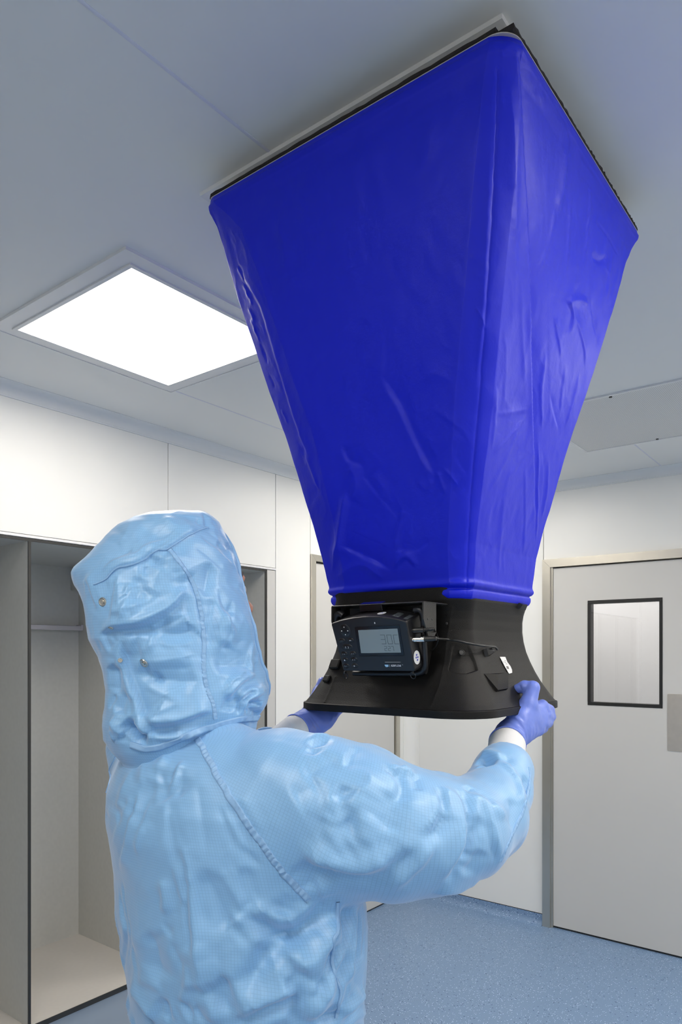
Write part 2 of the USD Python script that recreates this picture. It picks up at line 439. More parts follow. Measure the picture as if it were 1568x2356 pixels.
for a, b in zip(div + [LX1], (div + [LX1])[1:]):
    r_ = obj('hanging_rail', bx(a + .005, b - .005 if b < LX1 else b - .002, 3.106, 3.124, 1.683, 1.706, .002), 'rail', lk, smooth=False)
    obj('rail_bracket', bx(b - .017, b - .005, 3.104, YB, 1.690, 1.712, .001), 'rail', r_, smooth=False)
    obj('rail_bracket', bx(a + .005, a + .017, 3.104, YB, 1.690, 1.712, .001), 'rail', r_, smooth=False)
    obj('latch_box', bx(b - .048, b - .005 if b < LX1 else b - .002, 3.054, YB, 1.879, 1.951, .003), 'locker', lk, smooth=False)

# ------------------------------------------------------------------ ceiling fittings


def ceiling_light(cx, cy, label):
    t = thing('ceiling_light', (cx, cy, ZC), label, 'ceiling light')
    o, i = 0.334, 0.279
    z0 = ZC - .006
    obj('frame', cat(frame_rect(cx - o, cx + o, cy - o, cy + o, o - i - .010, z0, ZC), frame_rect(cx - o, cx + o, cy - o, cy + o, .004, z0 - .002, z0)), 'lightframe', t, smooth=False)
    obj('diffuser_bezel', frame_rect(cx - i - .010, cx + i + .010, cy - i - .010, cy + i + .010, .012, z0 - .004, ZC), 'lightframe', t, smooth=False)
    obj('diffuser', bx(cx - i, cx + i, cy - i, cy + i, ZC - .004, ZC - .002), 'lit', t, smooth=False)


ceiling_light(1.351, 1.772, 'lit square ceiling panel light in white frame above the lockers')
ceiling_light(3.07, 1.772, 'lit square ceiling panel light hidden behind the blue fabric funnel')
ceiling_light(1.40, -0.30, 'lit square ceiling panel light right of the camera, nearest to the air outlet')
ceiling_light(3.07, -0.30, 'lit square ceiling panel light over the far end of the grey door wall')
ceiling_light(-0.37, 0.62, 'lit square ceiling panel light behind the camera, nearest to the lockers')
ceiling_light(1.351, -1.45, 'lit square ceiling panel light at the middle of the wall behind the camera')
ceiling_light(-0.37, -1.45, 'lit square ceiling panel light in the corner behind the camera')
ceiling_light(3.07, -1.45, 'lit square ceiling panel light in the far corner right of the camera')
ceiling_light(XR + 0.72, 0.7, 'lit square ceiling panel light in the next room, towards its far end')
ceiling_light(XR + 0.72, 1.8, 'lit square ceiling panel light in the next room, beside the shared corner')

VX0, VX1, VY0, VY1 = 2.71, 3.423, 0.46, 1.17
v = thing('ceiling_vent', ((VX0 + VX1) / 2, (VY0 + VY1) / 2, ZC), 'square perforated return air grille in the ceiling near the right wall', 'vent')
obj('vent_frame', frame_rect(VX0, VX1, VY0, VY1, .012, ZC - .006, ZC), 'lightframe', v, smooth=False)
obj('perforated_sheet', bx(VX0 + .012, VX1 - .012, VY0 + .012, VY1 - .012, ZC - .004, ZC), 'perf', v, smooth=False)
for sx, sy in ((VX0 + .022, 0.84), (VX1 - .02, 0.84), (VX0 + .022, .56), (VX1 - .02, .56)):
    s = trimesh.creation.cylinder(.006, .004, sections=12)
    s.apply_translation([sx, sy, ZC - .005])
    obj('screw', s, 'screw', v)

OX0, OX1, OY0, OY1 = 0.995, 1.678, 0.466, 1.149
ao = thing('air_outlet', ((OX0 + OX1) / 2, (OY0 + OY1) / 2, ZC), 'white square supply air outlet in the ceiling, covered by the blue fabric funnel', 'air outlet')
obj('outlet_frame', frame_rect(OX0, OX1, OY0, OY1, .014, ZC - .008, ZC), 'lightframe', ao, smooth=False)
obj('outlet_plate', bx(OX0 + .014, OX1 - .014, OY0 + .014, OY1 - .014, ZC - .006, ZC), 'perf', ao, smooth=False)
obj('outlet_box', bx(1.02, 1.58, 0.50, 1.06, ZC - .0490, ZC - .006), 'ceil', ao, smooth=False)

# ------------------------------------------------------------------ cloth relief: folds drawn as curves on a surface


def grid_mesh(rows, closed=True):
    """faces of a grid of rows of points (rows x cols x 3); columns wrap when closed"""
    r, c = rows.shape[:2]
    i, j = np.meshgrid(np.arange(r - 1), np.arange(c if closed else c - 1), indexing='ij')
    j2 = (j + 1) % c
    a, b, d, e = i * c + j, i * c + j2, (i + 1) * c + j2, (i + 1) * c + j
    f = np.concatenate([np.stack([a, b, d], -1).reshape(-1, 3), np.stack([a, d, e], -1).reshape(-1, 3)])
    return rows.reshape(-1, 3), f


def vnormals(v, f):
    n = np.zeros_like(v)
    fn = np.cross(v[f[:, 1]] - v[f[:, 0]], v[f[:, 2]] - v[f[:, 0]])
    for k in range(3):
        for a in range(3):
            n[:, a] += np.bincount(f[:, k], fn[:, a], len(v))
    return n / (np.linalg.norm(n, axis=1, keepdims=True) + 1e-20)


class Relief:
    """adds folds along the surface normal; a fold is a curve given by the pixels it follows in the photograph"""

    def __init__(self, v, f, n=None):
        self.v, self.f = v, f
        self.n = vnormals(v, f) if n is None else n
        self.h = np.zeros(len(v))
        self.tree = cKDTree(v)
        px, d = project(v)
        front = np.einsum('ij,ij->i', self.n, CAM - v) > 0.02
        self.idx = np.nonzero(front & (d > 0.05))[0]
        self.px, self.d = px[self.idx], d[self.idx]
        self.ptree = cKDTree(self.px)

    def on_surface(self, pts):
        out = []
        for p in pts:
            for rad in (6, 12, 24):
                k = self.ptree.query_ball_point(p, rad)
                if k:
                    break
            if not k:
                k = [self.ptree.query(p)[1]]
            k = np.array(k)
            dm = self.d[k].min()
            k = k[self.d[k] < dm + 0.04]
            out.append(self.idx[k[np.argmin(((self.px[k] - p) ** 2).sum(1))]])
        return np.array(out)

    def curve(self, pts, step=5.0):
        p = np.asarray(pts, float)
        L = np.linalg.norm(np.diff(p, axis=0), axis=1).sum()
        s = spline(p, max(6, int(L / step)))
        i = self.on_surface(s)
        q, n = self.v[i].copy(), self.n[i].copy()
        for _ in range(2):
            q[1:-1] = (q[:-2] + 2 * q[1:-1] + q[2:]) / 4
        # finer
        m = len(q) * 3
        t = np.linspace(0, len(q) - 1, m)
        q = np.stack([np.interp(t, np.arange(len(q)), q[:, k]) for k in range(3)], 1)
        n = np.stack([np.interp(t, np.arange(len(n)), n[:, k]) for k in range(3)], 1)
        return q, n

    def fold(self, pts, amp, w, kind='r', taper=(0.25, 0.25), e=0.0022):
        q, n = self.curve(pts)
        t = np.gradient(q, axis=0)
        t /= np.linalg.norm(t, axis=1, keepdims=True) + 1e-12
        reach = 3.2 * w
        near = np.unique(np.concatenate([np.asarray(k, int) for k in self.tree.query_ball_point(q[::2], reach)]))
        if not len(near):
            return
        dist, i = cKDTree(q).query(self.v[near])
        dl = self.v[near] - q[i]
        along = np.einsum('ij,ij->i', dl, t[i])
        side = np.cross(n[i], t[i])
        side /= np.linalg.norm(side, axis=1, keepdims=True) + 1e-12
        s = np.einsum('ij,ij->i', dl, side)
        perp = np.sqrt(np.maximum(dist ** 2 - along ** 2, 0))
        s = np.where(s >= 0, perp, -perp)
        u = i / max(1, len(q) - 1)
        end = np.exp(-(np.maximum(np.abs(along) - 0.003, 0) / w) ** 2)
        a, b = max(taper[0], 1e-3), max(taper[1], 1e-3)
        tp = np.clip(u / a, 0, 1) * np.clip((1 - u) / b, 0, 1)
        tp = tp * tp * (3 - 2 * tp) * end
        facing = np.clip(np.einsum('ij,ij->i', self.n[near], n[i]) * 2, 0, 1)
        w = w * (0.40 + 0.60 * tp)                          # folds narrow towards their ends
        if kind == 'r':
            g = 0.55 * np.exp(-(s / w) ** 2) + 0.45 * np.exp(-1.5 * np.abs(s) / w)
        elif kind == 'c':                                   # sharp crease
            g = np.exp(-np.abs(s) / w) 
        else:                                               # 'f': one side stands up and falls off, the other is a trough
            sg = 1 / (1 + np.exp(-np.clip(s / e, -30, 30)))
            g = sg * np.exp(-np.maximum(s, 0) / w) - 0.45 * (1 - sg) * np.exp(np.minimum(s, 0) / (0.5 * w))
        self.h[near] += amp * tp * g * facing

    def folds(self, pts, amp, w, kind='r', seed=0):
        """a main fold with two or three lesser ones running beside it"""
        self.fold(pts, amp, w, kind)
        if w < 0.0085 or len(pts) < 3:
            return
        rg = np.random.default_rng(seed + int(pts[0][0] * 7 + pts[0][1]))
        p = spline(pts, 12)
        t = np.gradient(p, axis=0)
        nrm = np.stack([t[:, 1], -t[:, 0]], 1) / (np.linalg.norm(t, axis=1, keepdims=True) + 1e-9)
        for k in (-1, 1):
            off = k * w * 1450 * rg.uniform(.9, 1.7)
            a, b = sorted(rg.uniform(0, 1, 2))
            a, b = a * .45, .55 + b * .45
            i = np.linspace(a * 11, b * 11, 6).astype(int)
            drift = np.linspace(rg.uniform(.5, 1), rg.uniform(.7, 1.4), 6)[:, None]
            self.fold(p[i] + nrm[i] * off * drift, amp * rg.uniform(.25, .5) * rg.choice([1, 1, -1]), w * rg.uniform(.35, .6), 'f' if rg.uniform() < .6 else 'r')

    def result(self, extra=0.0, fade=1.0):
        return self.v + self.n * ((self.h + extra) * fade)[:, None]


def c4(x, y):
    return 940 + x / 5.227, 1380 + y / 5.227


# ------------------------------------------------------------------ the airflow capture hood
HC = np.array([1.28, 0.757])
Mcx, Mdx = HC @ RGT[:2], HC @ FWD[:2]
M['fabric'] = mat('blue_coated_nylon', {
    'g': ('texture_coordinate', {}), 'n': ('noise_texture', dict(scale=16.0, detail=5.0, roughness=0.6)),
    'n2': ('noise_texture', dict(scale=1400.0, detail=1.0)),
    'b': ('bump', dict(strength=0.35, distance=0.004)), 'b2': ('bump', dict(strength=0.12, distance=0.0005)),
    'lo': ('noise_texture', dict(scale=3.0, detail=4.0)), 'r': ('map_range', dict(from_min=0.3, from_max=0.7, to_min=0.42, to_max=0.52)),
    'p': ('principled_bsdf', dict(base_color=(0.0005, 0.010, 0.62), roughness=0.40, specular_ior_level=0.36, sheen_weight=0.03, sheen_roughness=0.4, sheen_tint=(0.55, 0.45, 1.0)))},
    [('g.object', 'n.vector'), ('g.object', 'n2.vector'), ('g.object', 'lo.vector'), ('n.fac', 'b.height'), ('n2.fac', 'b2.height'), ('b.normal', 'b2.normal'), ('b2.normal', 'p.normal'),
     ('lo.fac', 'r.value'), ('r.result', 'p.roughness')])
M['shell'] = plain('moulded_black_plastic', (0.0065, 0.0060, 0.0055), 0.46, noise=0.06, scale=40, bump=0.45, bscale=900.0, specular_ior_level=0.22)
M['powder'] = plain('textured_black_powder_coat', (0.026, 0.025, 0.023), 0.45, bump=0.6, bscale=700.0)
M['casing'] = plain('black_abs_casing', (0.013, 0.013, 0.015), 0.38, bump=0.1, bscale=1200.0)
M['gloss'] = plain('gloss_black', (0.008, 0.008, 0.010), 0.18)
M['foam'] = plain('black_foam', (0.018, 0.014, 0.013), 0.9, bump=0.8, bscale=400)
M['rimline'] = plain('pale_frame_edge', (0.55, 0.52, 0.50), 0.4)
M['lcd'] = plain('liquid_crystal_glass', (0.235, 0.285, 0.300), 0.25)
M['segment'] = plain('dark_segment', (0.055, 0.075, 0.085), 0.4)
M['button'] = plain('black_button', (0.010, 0.010, 0.011), 0.3)
M['legend'] = plain('white_legend', (0.72, 0.72, 0.74), 0.5)
M['logo'] = plain('light_blue_legend', (0.20, 0.50, 0.75), 0.5)
M['sticker'] = plain('white_sticker', (0.80, 0.80, 0.80), 0.5)
M['bluemark'] = plain('blue_print', (0.05, 0.07, 0.42), 0.5)
M['greylabel'] = plain('dark_grey_label', (0.07, 0.08, 0.09), 0.4)
M['greyprint'] = plain('grey_print', (0.28, 0.27, 0.26), 0.6)
M['chrome'] = plain('bright_connector', (0.78, 0.74, 0.68), 0.18, metal=1.0)
M['cable'] = plain('black_cable', (0.018, 0.018, 0.017), 0.35)

ZTOP = CAM_Z + 0.905
ah = thing('airflow_capture_hood', (*HC, 1.465), 'tall blue fabric funnel on a black base with meter, held against the ceiling', 'airflow hood')


def rrect(h, r, ns=60, nc=40, flat=(0, 0, 0, 0), skew=(1, 1)):
    """points around a square of half size h with corners of size r, starting on the -x side and running towards -y; flat blends each arc into a chamfer"""
    out = []
    corners = [(-1, -1), (1, -1), (1, 1), (-1, 1)]
    rr4 = np.broadcast_to(r, (4,))
    for k, (sx, sy) in enumerate(corners):
        r = rr4[k]
        c = np.array([sx * (h - r), sy * (h - r)])
        a0 = math.pi + k * math.pi / 2
        t = np.linspace(0, 1, nc + 1)
        arc = c + r * np.stack([np.cos(a0 + t * math.pi / 2), np.sin(a0 + t * math.pi / 2)], 1)
        ch = arc[0] + (arc[-1] - arc[0]) * t[:, None]
        arc = arc * (1 - flat[k]) + ch * flat[k]
        if k == 3:                                          # the cut of the last corner may be longer on one side
            arc = np.array([-h, h]) + (arc - np.array([-h, h])) * np.array(skew)
        nx = corners[(k + 1) % 4]
        r = rr4[(k + 1) % 4]
        c2 = np.array([nx[0] * (h - r), nx[1] * (h - r)])
        a1 = a0 + math.pi / 2
        e = c2 + r * np.array([math.cos(a1), math.sin(a1)])
        if k == 2:
            e = np.array([-h, h]) + (e - np.array([-h, h])) * np.array(skew)
        s = np.linspace(0, 1, ns + 1)[:-1][1:]
        out += [arc, arc[-1] + (e - arc[-1]) * s[:, None]]
    return np.vstack(out)


def corner_r(h, c, side):
    """horizontal slope of the outermost point of a chamfered side corner, and its depth"""
    best = None
    for X, Y in ((-h, h - 1.75 * c), (-h + .62 * c, h)) if side < 0 else ((h - c, -h), (h, -h + c)):
        d = Mdx + X * FWD[0] + Y * FWD[1]
        r = (Mcx + X * RGT[0] + Y * RGT[1]) / d
        if best is None or side * r > side * best[0]:
            best = (r, d)
    return best


def solve_h(px, py, c, side):
    """half size and height of the ring whose corner is seen at a silhouette pixel"""
    r, lo, hi = (px - W / 2) / FPX, 0.05, 0.5
    for _ in range(40):
        h = (lo + hi) / 2
        lo, hi = (h, hi) if side * corner_r(h, c, side)[0] < side * r else (lo, h)
    return h, CAM_Z + (HORIZON - py) / FPX * corner_r(h, c, side)[1]


def chamfer(z):
    return np.interp(z, [1.67, 1.75, 2.0, 2.3, 2.40, 2.46, 2.485], [0.026, 0.036, 0.052, 0.054, 0.044, 0.018, 0.008])


def chamfer_near(z):
    return np.interp(z, [1.67, 1.75, 2.0, 2.3, 2.44, 2.485], [0.030, 0.036, 0.047, 0.046, 0.040, 0.036])


sil_l = [(477, 464), (479, 482), (497, 522), (512, 570), (545, 690), (585, 803), (620, 910), (655, 1000), (690, 1110), (720, 1210), (735, 1270), (752, 1330), (763, 1362), (766, 1392)]
sil_r = [(1468, 532), (1467, 548), (1450, 576), (1425, 654), (1394, 756), (1364, 856), (1341, 921), (1310, 1014), (1282, 1110), (1250, 1221), (1231, 1286), (1226, 1340), (1224, 1372), (1217, 1398)]


def side_table(sil, side):
    hz = []
    for px, py in sil:
        z = 2.1
        for _ in range(6):
            h, z = solve_h(px, py, chamfer(z), side)
        hz.append((z, h))
    hz.sort()
    return np.array(hz)


tl, tr_ = side_table(sil_l, -1), side_table(sil_r, 1)
ZBOT = 1.674
NZ = 420
zz = np.linspace(ZTOP, ZBOT, NZ)
rows = []
for z in zz:
    hl, hr = np.interp(z, *tl.T), np.interp(z, *tr_.T)
    h, sh = (hl + hr) / 2, (hl - hr) / 2
    # hem roll near the bottom: a groove, then a rounded band
    b = -0.0035 * math.exp(-((z - 1.6945) / 0.0022) ** 2) + 0.0035 * math.exp(-((z - 1.703) / 0.006) ** 2) + 0.0012 * math.exp(-((z - 1.684) / 0.005) ** 2)
    b += 0.0006 * math.exp(-((z - (ZTOP - .024)) / 0.003) ** 2)
    if z < 1.679:
        b -= 0.004 * ((1.679 - z) / 0.005) ** 2
    h = min(h, np.interp(z, [ZTOP - .03, ZTOP - .010, ZTOP], [.40, .3245, .3222]))
    q2 = rrect(h + b, [chamfer_near(z), chamfer(z), chamfer(z), chamfer(z)], 90, 44, (0.5, 0.82, 0.82, 0.86), (0.62, 1.75))
    q2 = q2 + np.array([-1, 1]) * sh * 0.5 * np.clip((ZTOP - z) / .03, 0, 1)
    rows.append(np.column_stack([q2 + HC, np.full(len(q2), z)]))
rows = np.array(rows)
gv, gf = grid_mesh(rows)
gf = gf[:, ::-1]
if np.einsum('ij,ij->i', vnormals(gv, gf), gv - np.array([*HC, 2.0])).mean() < 0:
    gf = gf[:, ::-1]
rl = Relief(gv, gf)
F = rl.fold
# the fold beside the near corner and the corner seam
F([(1187, 97), (1195, 162), (1204, 315), (1214, 485), (1221, 654), (1224, 858), (1228, 1000), (1230, 1150), (1231, 1290)], -0.006, 0.020, 'f', (.12, .3), e=.0016)
F([(1172, 180), (1180, 330), (1184, 520), (1185, 760)], 0.004, 0.014, 'r', (.3, .5))
F([(1144, 150), (1141, 300), (1132, 500), (1122, 650), (1106, 870), (1095, 1000), (1083, 1150), (1075, 1300), (1072, 1372)], -0.0022, 0.0022, 'c', (.01, .01))
F([(1128, 320), (1118, 560), (1108, 740), (1094, 900)], 0.0022, 0.007, 'r', (.3, .3))
F([(1149, 135), (1165, 118), (1186, 99)], 0.004, 0.008, 'f', (.3, .1))
# hem under the long right edge
F([(1188, 101), (1250, 190), (1318, 295), (1372, 378), (1420, 452), (1462, 528)], 0.0022, 0.007, 'f', (.05, .05))
for (x, y, k) in ((1225, 195, 1.0), (1258, 246, 1.2), (1238, 225, .8)):
    F([(x - 22, y - 14), (x - 4, y + 4), (x + 20, y + 2)], 0.0022 * k, 0.006, 'f')
# right face
for pts, a, w_, kd in [
    ([(1309, 305), (1292, 434), (1278, 502)], .0035, .012, 'r'), ([(1357, 417), (1353, 502), (1340, 637)], .0020, .004, 'c'), ([(1312, 460), (1306, 560), (1298, 640)], .0015, .006, 'r'),
    ([(1367, 508), (1398, 545), (1424, 593)], -.0018, .004, 'c'), ([(1411, 570), (1400, 640), (1394, 700)], .0015, .004, 'c'), ([(1428, 600), (1415, 650), (1398, 705)], .003, .006, 'f'),
    ([(1357, 585), (1380, 602), (1398, 592)], -.004, .007, 'r'), ([(1384, 612), (1400, 640), (1390, 690)], .002, .007, 'f'),
    ([(1295, 688), (1316, 719), (1306, 773)], .005, .010, 'f'), ([(1357, 688), (1365, 740), (1377, 807)], -.0035, .007, 'f'), ([(1271, 720), (1280, 780), (1290, 830)], .003, .009, 'f'),
    ([(1300, 700), (1330, 690), (1352, 700)], .003, .008, 'r'), ([(1316, 719), (1340, 790), (1345, 850)], .003, .010, 'f'),
    ([(1264, 897), (1272, 947), (1288, 1002)], -.0028, .005, 'f'), ([(1300, 830), (1290, 900), (1285, 960)], .0025, .008, 'f'), ([(1255, 800), (1245, 900), (1248, 1000)], .0025, .008, 'r'),
    ([(1335, 850), (1318, 920), (1296, 990)], .0025, .007, 'r'), ([(1262, 1050), (1256, 1130), (1244, 1200)], .002, .006, 'r'), ([(1245, 1020), (1250, 1100), (1240, 1190)], -.002, .006, 'f'),
    ([(1232, 640), (1262, 560), (1278, 480)], .0018, .007, 'r'), ([(1240, 1000), (1236, 1150), (1232, 1260)], .002, .005, 'r'),
    ([(1270, 240), (1300, 290), (1312, 330)], -.003, .010, 'f'), ([(1330, 350), (1350, 380), (1385, 430)], -.002, .010, 'f')]:
    F(pts, a, w_, kd)
# strip between seam and fold
for pts, a, w_, kd in [
    ([(1170, 617), (1177, 688), (1174, 760)], .002, .005, 'f'), ([(1158, 750), (1160, 850), (1152, 960)], .0025, .006, 'f'), ([(1198, 620), (1202, 780), (1206, 900)], .0015, .008, 'r'),
    ([(1140, 955), (1180, 948), (1214, 940)], .0012, .004, 'c'), ([(1216, 948), (1170, 1010), (1128, 1050)], .0012, .004, 'c'), ([(1205, 960), (1165, 1055), (1120, 1140)], .0012, .006, 'r'),
    ([(1140, 880), (1137, 960), (1130, 1040)], .0018, .006, 'r'), ([(1160, 1120), (1150, 1230), (1145, 1330)], .0015, .010, 'r'), ([(1205, 1050), (1205, 1180), (1200, 1300)], .002, .010, 'f')]:
    F(pts, a, w_, kd)
# broad front face
for pts, a, w_, kd in [
    ([(872, 862), (915, 930), (965, 1040), (1005, 1105)], -.0045, .022, 'f'), ([(981, 932), (1028, 965), (1065, 994), (1087, 1042)], .0024, .0045, 'f'), ([(974, 987), (990, 1030), (1010, 1060)], .0018, .004, 'f'),
    ([(955, 1107), (981, 1128), (1000, 1098)], .0026, .005, 'f'), ([(1054, 1118), (1025, 1140), (985, 1195)], -.0022, .005, 'f'), ([(1003, 1080), (1025, 1140)], .0016, .005, 'r'), ([(1020, 1075), (1054, 1118)], .0016, .004, 'c'),
    ([(797, 1120), (788, 1180), (777, 1253), (762, 1319)], .006, .011, 'r'), ([(777, 1253), (840, 1284), (900, 1312)], -.0060, .012, 'f'), ([(897, 1315), (934, 1283), (957, 1312)], .0050, .008, 'f'),
    ([(926, 1158), (914, 1210), (900, 1265)], .003, .010, 'f'), ([(770, 1330), (830, 1300), (880, 1330)], .003, .010, 'r'), ([(900, 1265), (950, 1270), (1000, 1240)], -.0025, .012, 'f'),
    ([(820, 607), (785, 634), (747, 666)], .0010, .003, 'c'), ([(824, 728), (845, 740), (868, 760)], .0012, .004, 'f'), ([(879, 870), (883, 815), (893, 764)], .0022, .010, 'f'),
    ([(766, 800), (740, 825), (711, 852)], .0014, .004, 'f'), ([(785, 1020), (800, 1060), (838, 1075)], -.0035, .012, 'f'), ([(830, 1090), (860, 1130), (925, 1205)], -.0022, .010, 'f'),
    ([(700, 1034), (716, 1080), (735, 1130)], .0022, .006, 'r'), ([(798, 1065), (820, 1110), (800, 1160)], .003, .013, 'r'), ([(850, 1090), (880, 1120), (868, 1160)], .0025, .012, 'r'),
    ([(835, 335), (850, 390), (890, 440)], .0018, .006, 'f'), ([(760, 500), (800, 530), (830, 545)], .0012, .006, 'f'), ([(980, 270), (985, 330), (970, 400)], .0018, .014, 'r'),
    ([(1085, 620), (1100, 640), (1118, 636)], .0020, .006, 'f'), ([(1075, 595), (1100, 600), (1122, 585)], .0018, .006, 'f'), ([(1093, 700), (1108, 735), (1116, 760)], .0018, .004, 'c'),
    ([(1030, 1000), (1050, 1060), (1080, 1100)], -.0016, .007, 'f'), ([(960, 880), (1000, 860), (1040, 880)], .0015, .012, 'r'), ([(560, 520), (600, 620), (640, 760)], -.002, .012, 'f'),
    ([(640, 490), (652, 560), (660, 640)], .0018, .010, 'r')]:
    F(pts, a, w_, kd)
# crumpled strip along the left corner
F([(535, 560), (560, 640), (598, 706), (627, 801), (673, 952), (717, 1077), (740, 1160)], 0.004, 0.012, 'f', (.2, .3))
cr = rng.uniform(0, 1, (26, 3))
for a_, b_, c_ in cr:
    y = 540 + 560 * a_
    x = np.interp(y, [540, 803, 1000, 1110], [515, 592, 662, 700]) + 6 + 18 * b_
    F([(x - 8, y - 14), (x + 2, y + 4 * c_), (x + 9, y + 24)], (0.0016 if c_ > .4 else -0.0014), 0.005, 'f' if b_ > .5 else 'r')
# all-over crumple
mid = np.clip((zz - ZBOT) / 0.05, 0, 1) * np.clip((ZTOP - zz) / 0.03, 0, 1)
fade = np.repeat(mid, rows.shape[1])
nz = meshkit.fbm(gv * np.array([9, 9, 5]), 4, seed=3) - 0.5
rid = 1 - np.abs(2 * meshkit.fbm(gv * np.array([14, 14, 7]) + nz[:, None] * 1.5, 3, seed=11) - 1)
gv2 = gv + rl.n * ((rl.h * fade) + fade * (0.0035 * nz + 0.0028 * (rid - .8)))[:, None]
gv2[:, 2] = np.where(fade == 0, gv[:, 2], gv2[:, 2])
obj('fabric_funnel', (gv2, gf), 'fabric', ah, smooth=True, label='tall blue fabric funnel')


def loft(hz, r, ns=10, nc=14, cap=False, thick=0.0):
    """closed band of rounded squares: hz [(z, half size, corner)]"""
    rr = np.array([np.column_stack([rrect(h, c, ns, nc) + HC, np.full(4 * (nc + 1 + ns - 1), z)]) for z, h, c in hz])
    return grid_mesh(rr)


def shell(hzr, ns=24, nc=18):
    v, f = loft(hzr, 0, ns, nc)
    m = trimesh.Trimesh(v, f, process=False)
    m.fix_normals()
    return m


# top frame: thin pale edge, black foam gasket in four strips
obj('frame_edge', shell([(ZTOP - .0004, .290, .02), (ZTOP - .0004, .3226, [.036, .01, .01, .01]), (ZTOP + .0010, .3226, [.036, .01, .01, .01]), (ZTOP + .0010, .290, .02), (ZTOP - .0004, .290, .02)]), 'rimline', ah)
zg0, zg1 = ZTOP + .0010, ZTOP + .0090
go, gi = 0.3232, 0.290
rg = np.random.default_rng(5)


def gasket(along_x, sgn, a, b):
    n = 40
    t = np.linspace(a, b, n)
    w1 = go + rg.normal(0, .0010, n) * 0.6
    rws = []
    for tt, w_ in zip(t, w1):
        zz_ = zg1 + rg.normal(0, .0004)
        pr4 = [(gi, zg0), (w_ - .003, zg0), (w_, zg0 + .002), (w_ - .001, zz_), (gi, zz_)]
        rws.append([(HC[0] + tt, HC[1] + sgn * p, z) if along_x else (HC[0] + sgn * p, HC[1] + tt, z) for p, z in pr4])
    v, f = grid_mesh(np.array(rws))
    m = trimesh.Trimesh(v, f, process=False)
    caps = [[0, i + 1, i] for i in range(1, 4)] + [[(n - 1) * 5, (n - 1) * 5 + i, (n - 1) * 5 + i + 1] for i in range(1, 4)]
    m = trimesh.Trimesh(v, np.vstack([f, caps]), process=False)
    m.fix_normals()
    return m


for g_ in (gasket(False, -1, -.298, .318), gasket(True, -1, -.312, -.02), gasket(True, -1, -.0195, .16), gasket(True, -1, .1605, .318), gasket(False, 1, -.318, .318), gasket(True, 1, -.318, .318)):
    obj('foam_gasket', g_, 'foam', ah)

# moulded base: neck under the fabric, flare, rim lip
prof = [(1.700, .1570, .050), (1.674, .1570, .050), (1.655, .1520, .048), (1.640, .1500, .047), (1.620, .1500, .047), (1.600, .1525, .049), (1.580, .1570, .052), (1.560, .1640, .056), (1.540, .1725, .061),
        (1.520, .1825, .067), (1.500, .1945, .073), (1.487, .2030, .078), (1.4795, .2085, .080), (1.4785, .2115, .081), (1.4770, .2120, .081), (1.4655, .2120, .081), (1.4648, .2112, .081),
        (1.4648, .2060, .078), (1.480, .1990, .075), (1.50, .190, .07), (1.54, .168, .058), (1.58, .152, .05), (1.62, .145, .045), (1.70, .152, .048)]
pz = np.array(prof)
bprof = []
for i in range(len(pz) - 1):
    k = (14 if i < 12 else 4) if abs(pz[i + 1, 0] - pz[i, 0]) > .006 else 2
    for t in np.arange(k) / k:
        bprof.append(pz[i] + (pz[i + 1] - pz[i]) * t)
bprof.append(pz[-1])
bv, bf = loft(bprof, 0, 130, 70)
bm = trimesh.Trimesh(bv, bf, process=False)
bm.fix_normals()
bv, bf = np.array(bm.vertices), np.array(bm.faces)
if np.einsum('ij,ij->i', vnormals(bv, bf)[:2000], bv[:2000] - np.array([*HC, 1.68])).mean() < 0:
    bf = bf[:, ::-1]
rb = Relief(bv, bf)
# moulding lines, recessed pockets and blocks of the shell
for pts in ([(1040, 1392), (1028, 1470), (1022, 1520), (1012, 1570), (990, 1628)], [(772, 1555), (760, 1585), (746, 1618)]):
    rb.fold(pts, 0.0010, 0.0022, 'c', (.02, .02))
rb.fold([(1030, 1395), (1031, 1430), (1027, 1470)], 0.0015, 0.004, 'f')
# a scooped pocket with a screw: its floor stays upright while the shell flares out
poc = np.array([c4(*p) for p in [(530, 505), (715, 500), (745, 590), (800, 730), (830, 845), (700, 885), (600, 885), (475, 855), (505, 720), (520, 590)]])
from shapely import contains_xy, distance, points as shp_points
pg_ = Polygon(poc)
vpx, _ = project(bv)
frontb = np.einsum('ij,ij->i', rb.n, CAM - bv) > 0
inside = contains_xy(pg_, vpx[:, 0], vpx[:, 1]) & frontb
edge = np.zeros(len(bv))
edge[inside] = distance(pg_.exterior, shp_points(vpx[inside]))
dep = 0.0135 * np.clip((vpx[:, 1] - 1478) / 66, 0, 1) ** 1.2
rb.h -= np.where(inside, dep * np.clip(edge / 5.0, 0, 1), 0)
obj('base_shell', (bv + rb.n * rb.h[:, None], bf), 'shell', ah, smooth=32, label='flared black moulded base')


def ray_on_base(px, py):
    i = rb.on_surface([(px, py)])[0]
    return bv[i], rb.n[i]


def basis(n, up=(0, 0, 1.0)):
    n = n / np.linalg.norm(n)
    r = np.cross(up, n)
    r /= np.linalg.norm(r)
    return r, np.cross(n, r), n


def place(m, p, r, u, n):
    m = m.copy()
    m.vertices = p + m.vertices[:, :1] * r + m.vertices[:, 1:2] * u + m.vertices[:, 2:3] * n
    return m


def hull(pts):
    return trimesh.convex.convex_hull(np.asarray(pts, float))


ps, pn2 = ray_on_base(1061, 1502)
sc = trimesh.creation.cylinder(.0046, .003, sections=20)
sl = sc.difference(bx(-.0035, .0035, -.0006, .0006, .0, .01)) if False else sc
ob = obj('screw', place(sl, ps + pn2 * -.0002, *basis(pn2)), 'screw', ah)
tor = trimesh.creation.torus(.0048, .0009, major_sections=24, minor_sections=8)
obj('screw_collar', place(tor, ps + pn2 * .0012, *basis(pn2)), 'screw', ob)
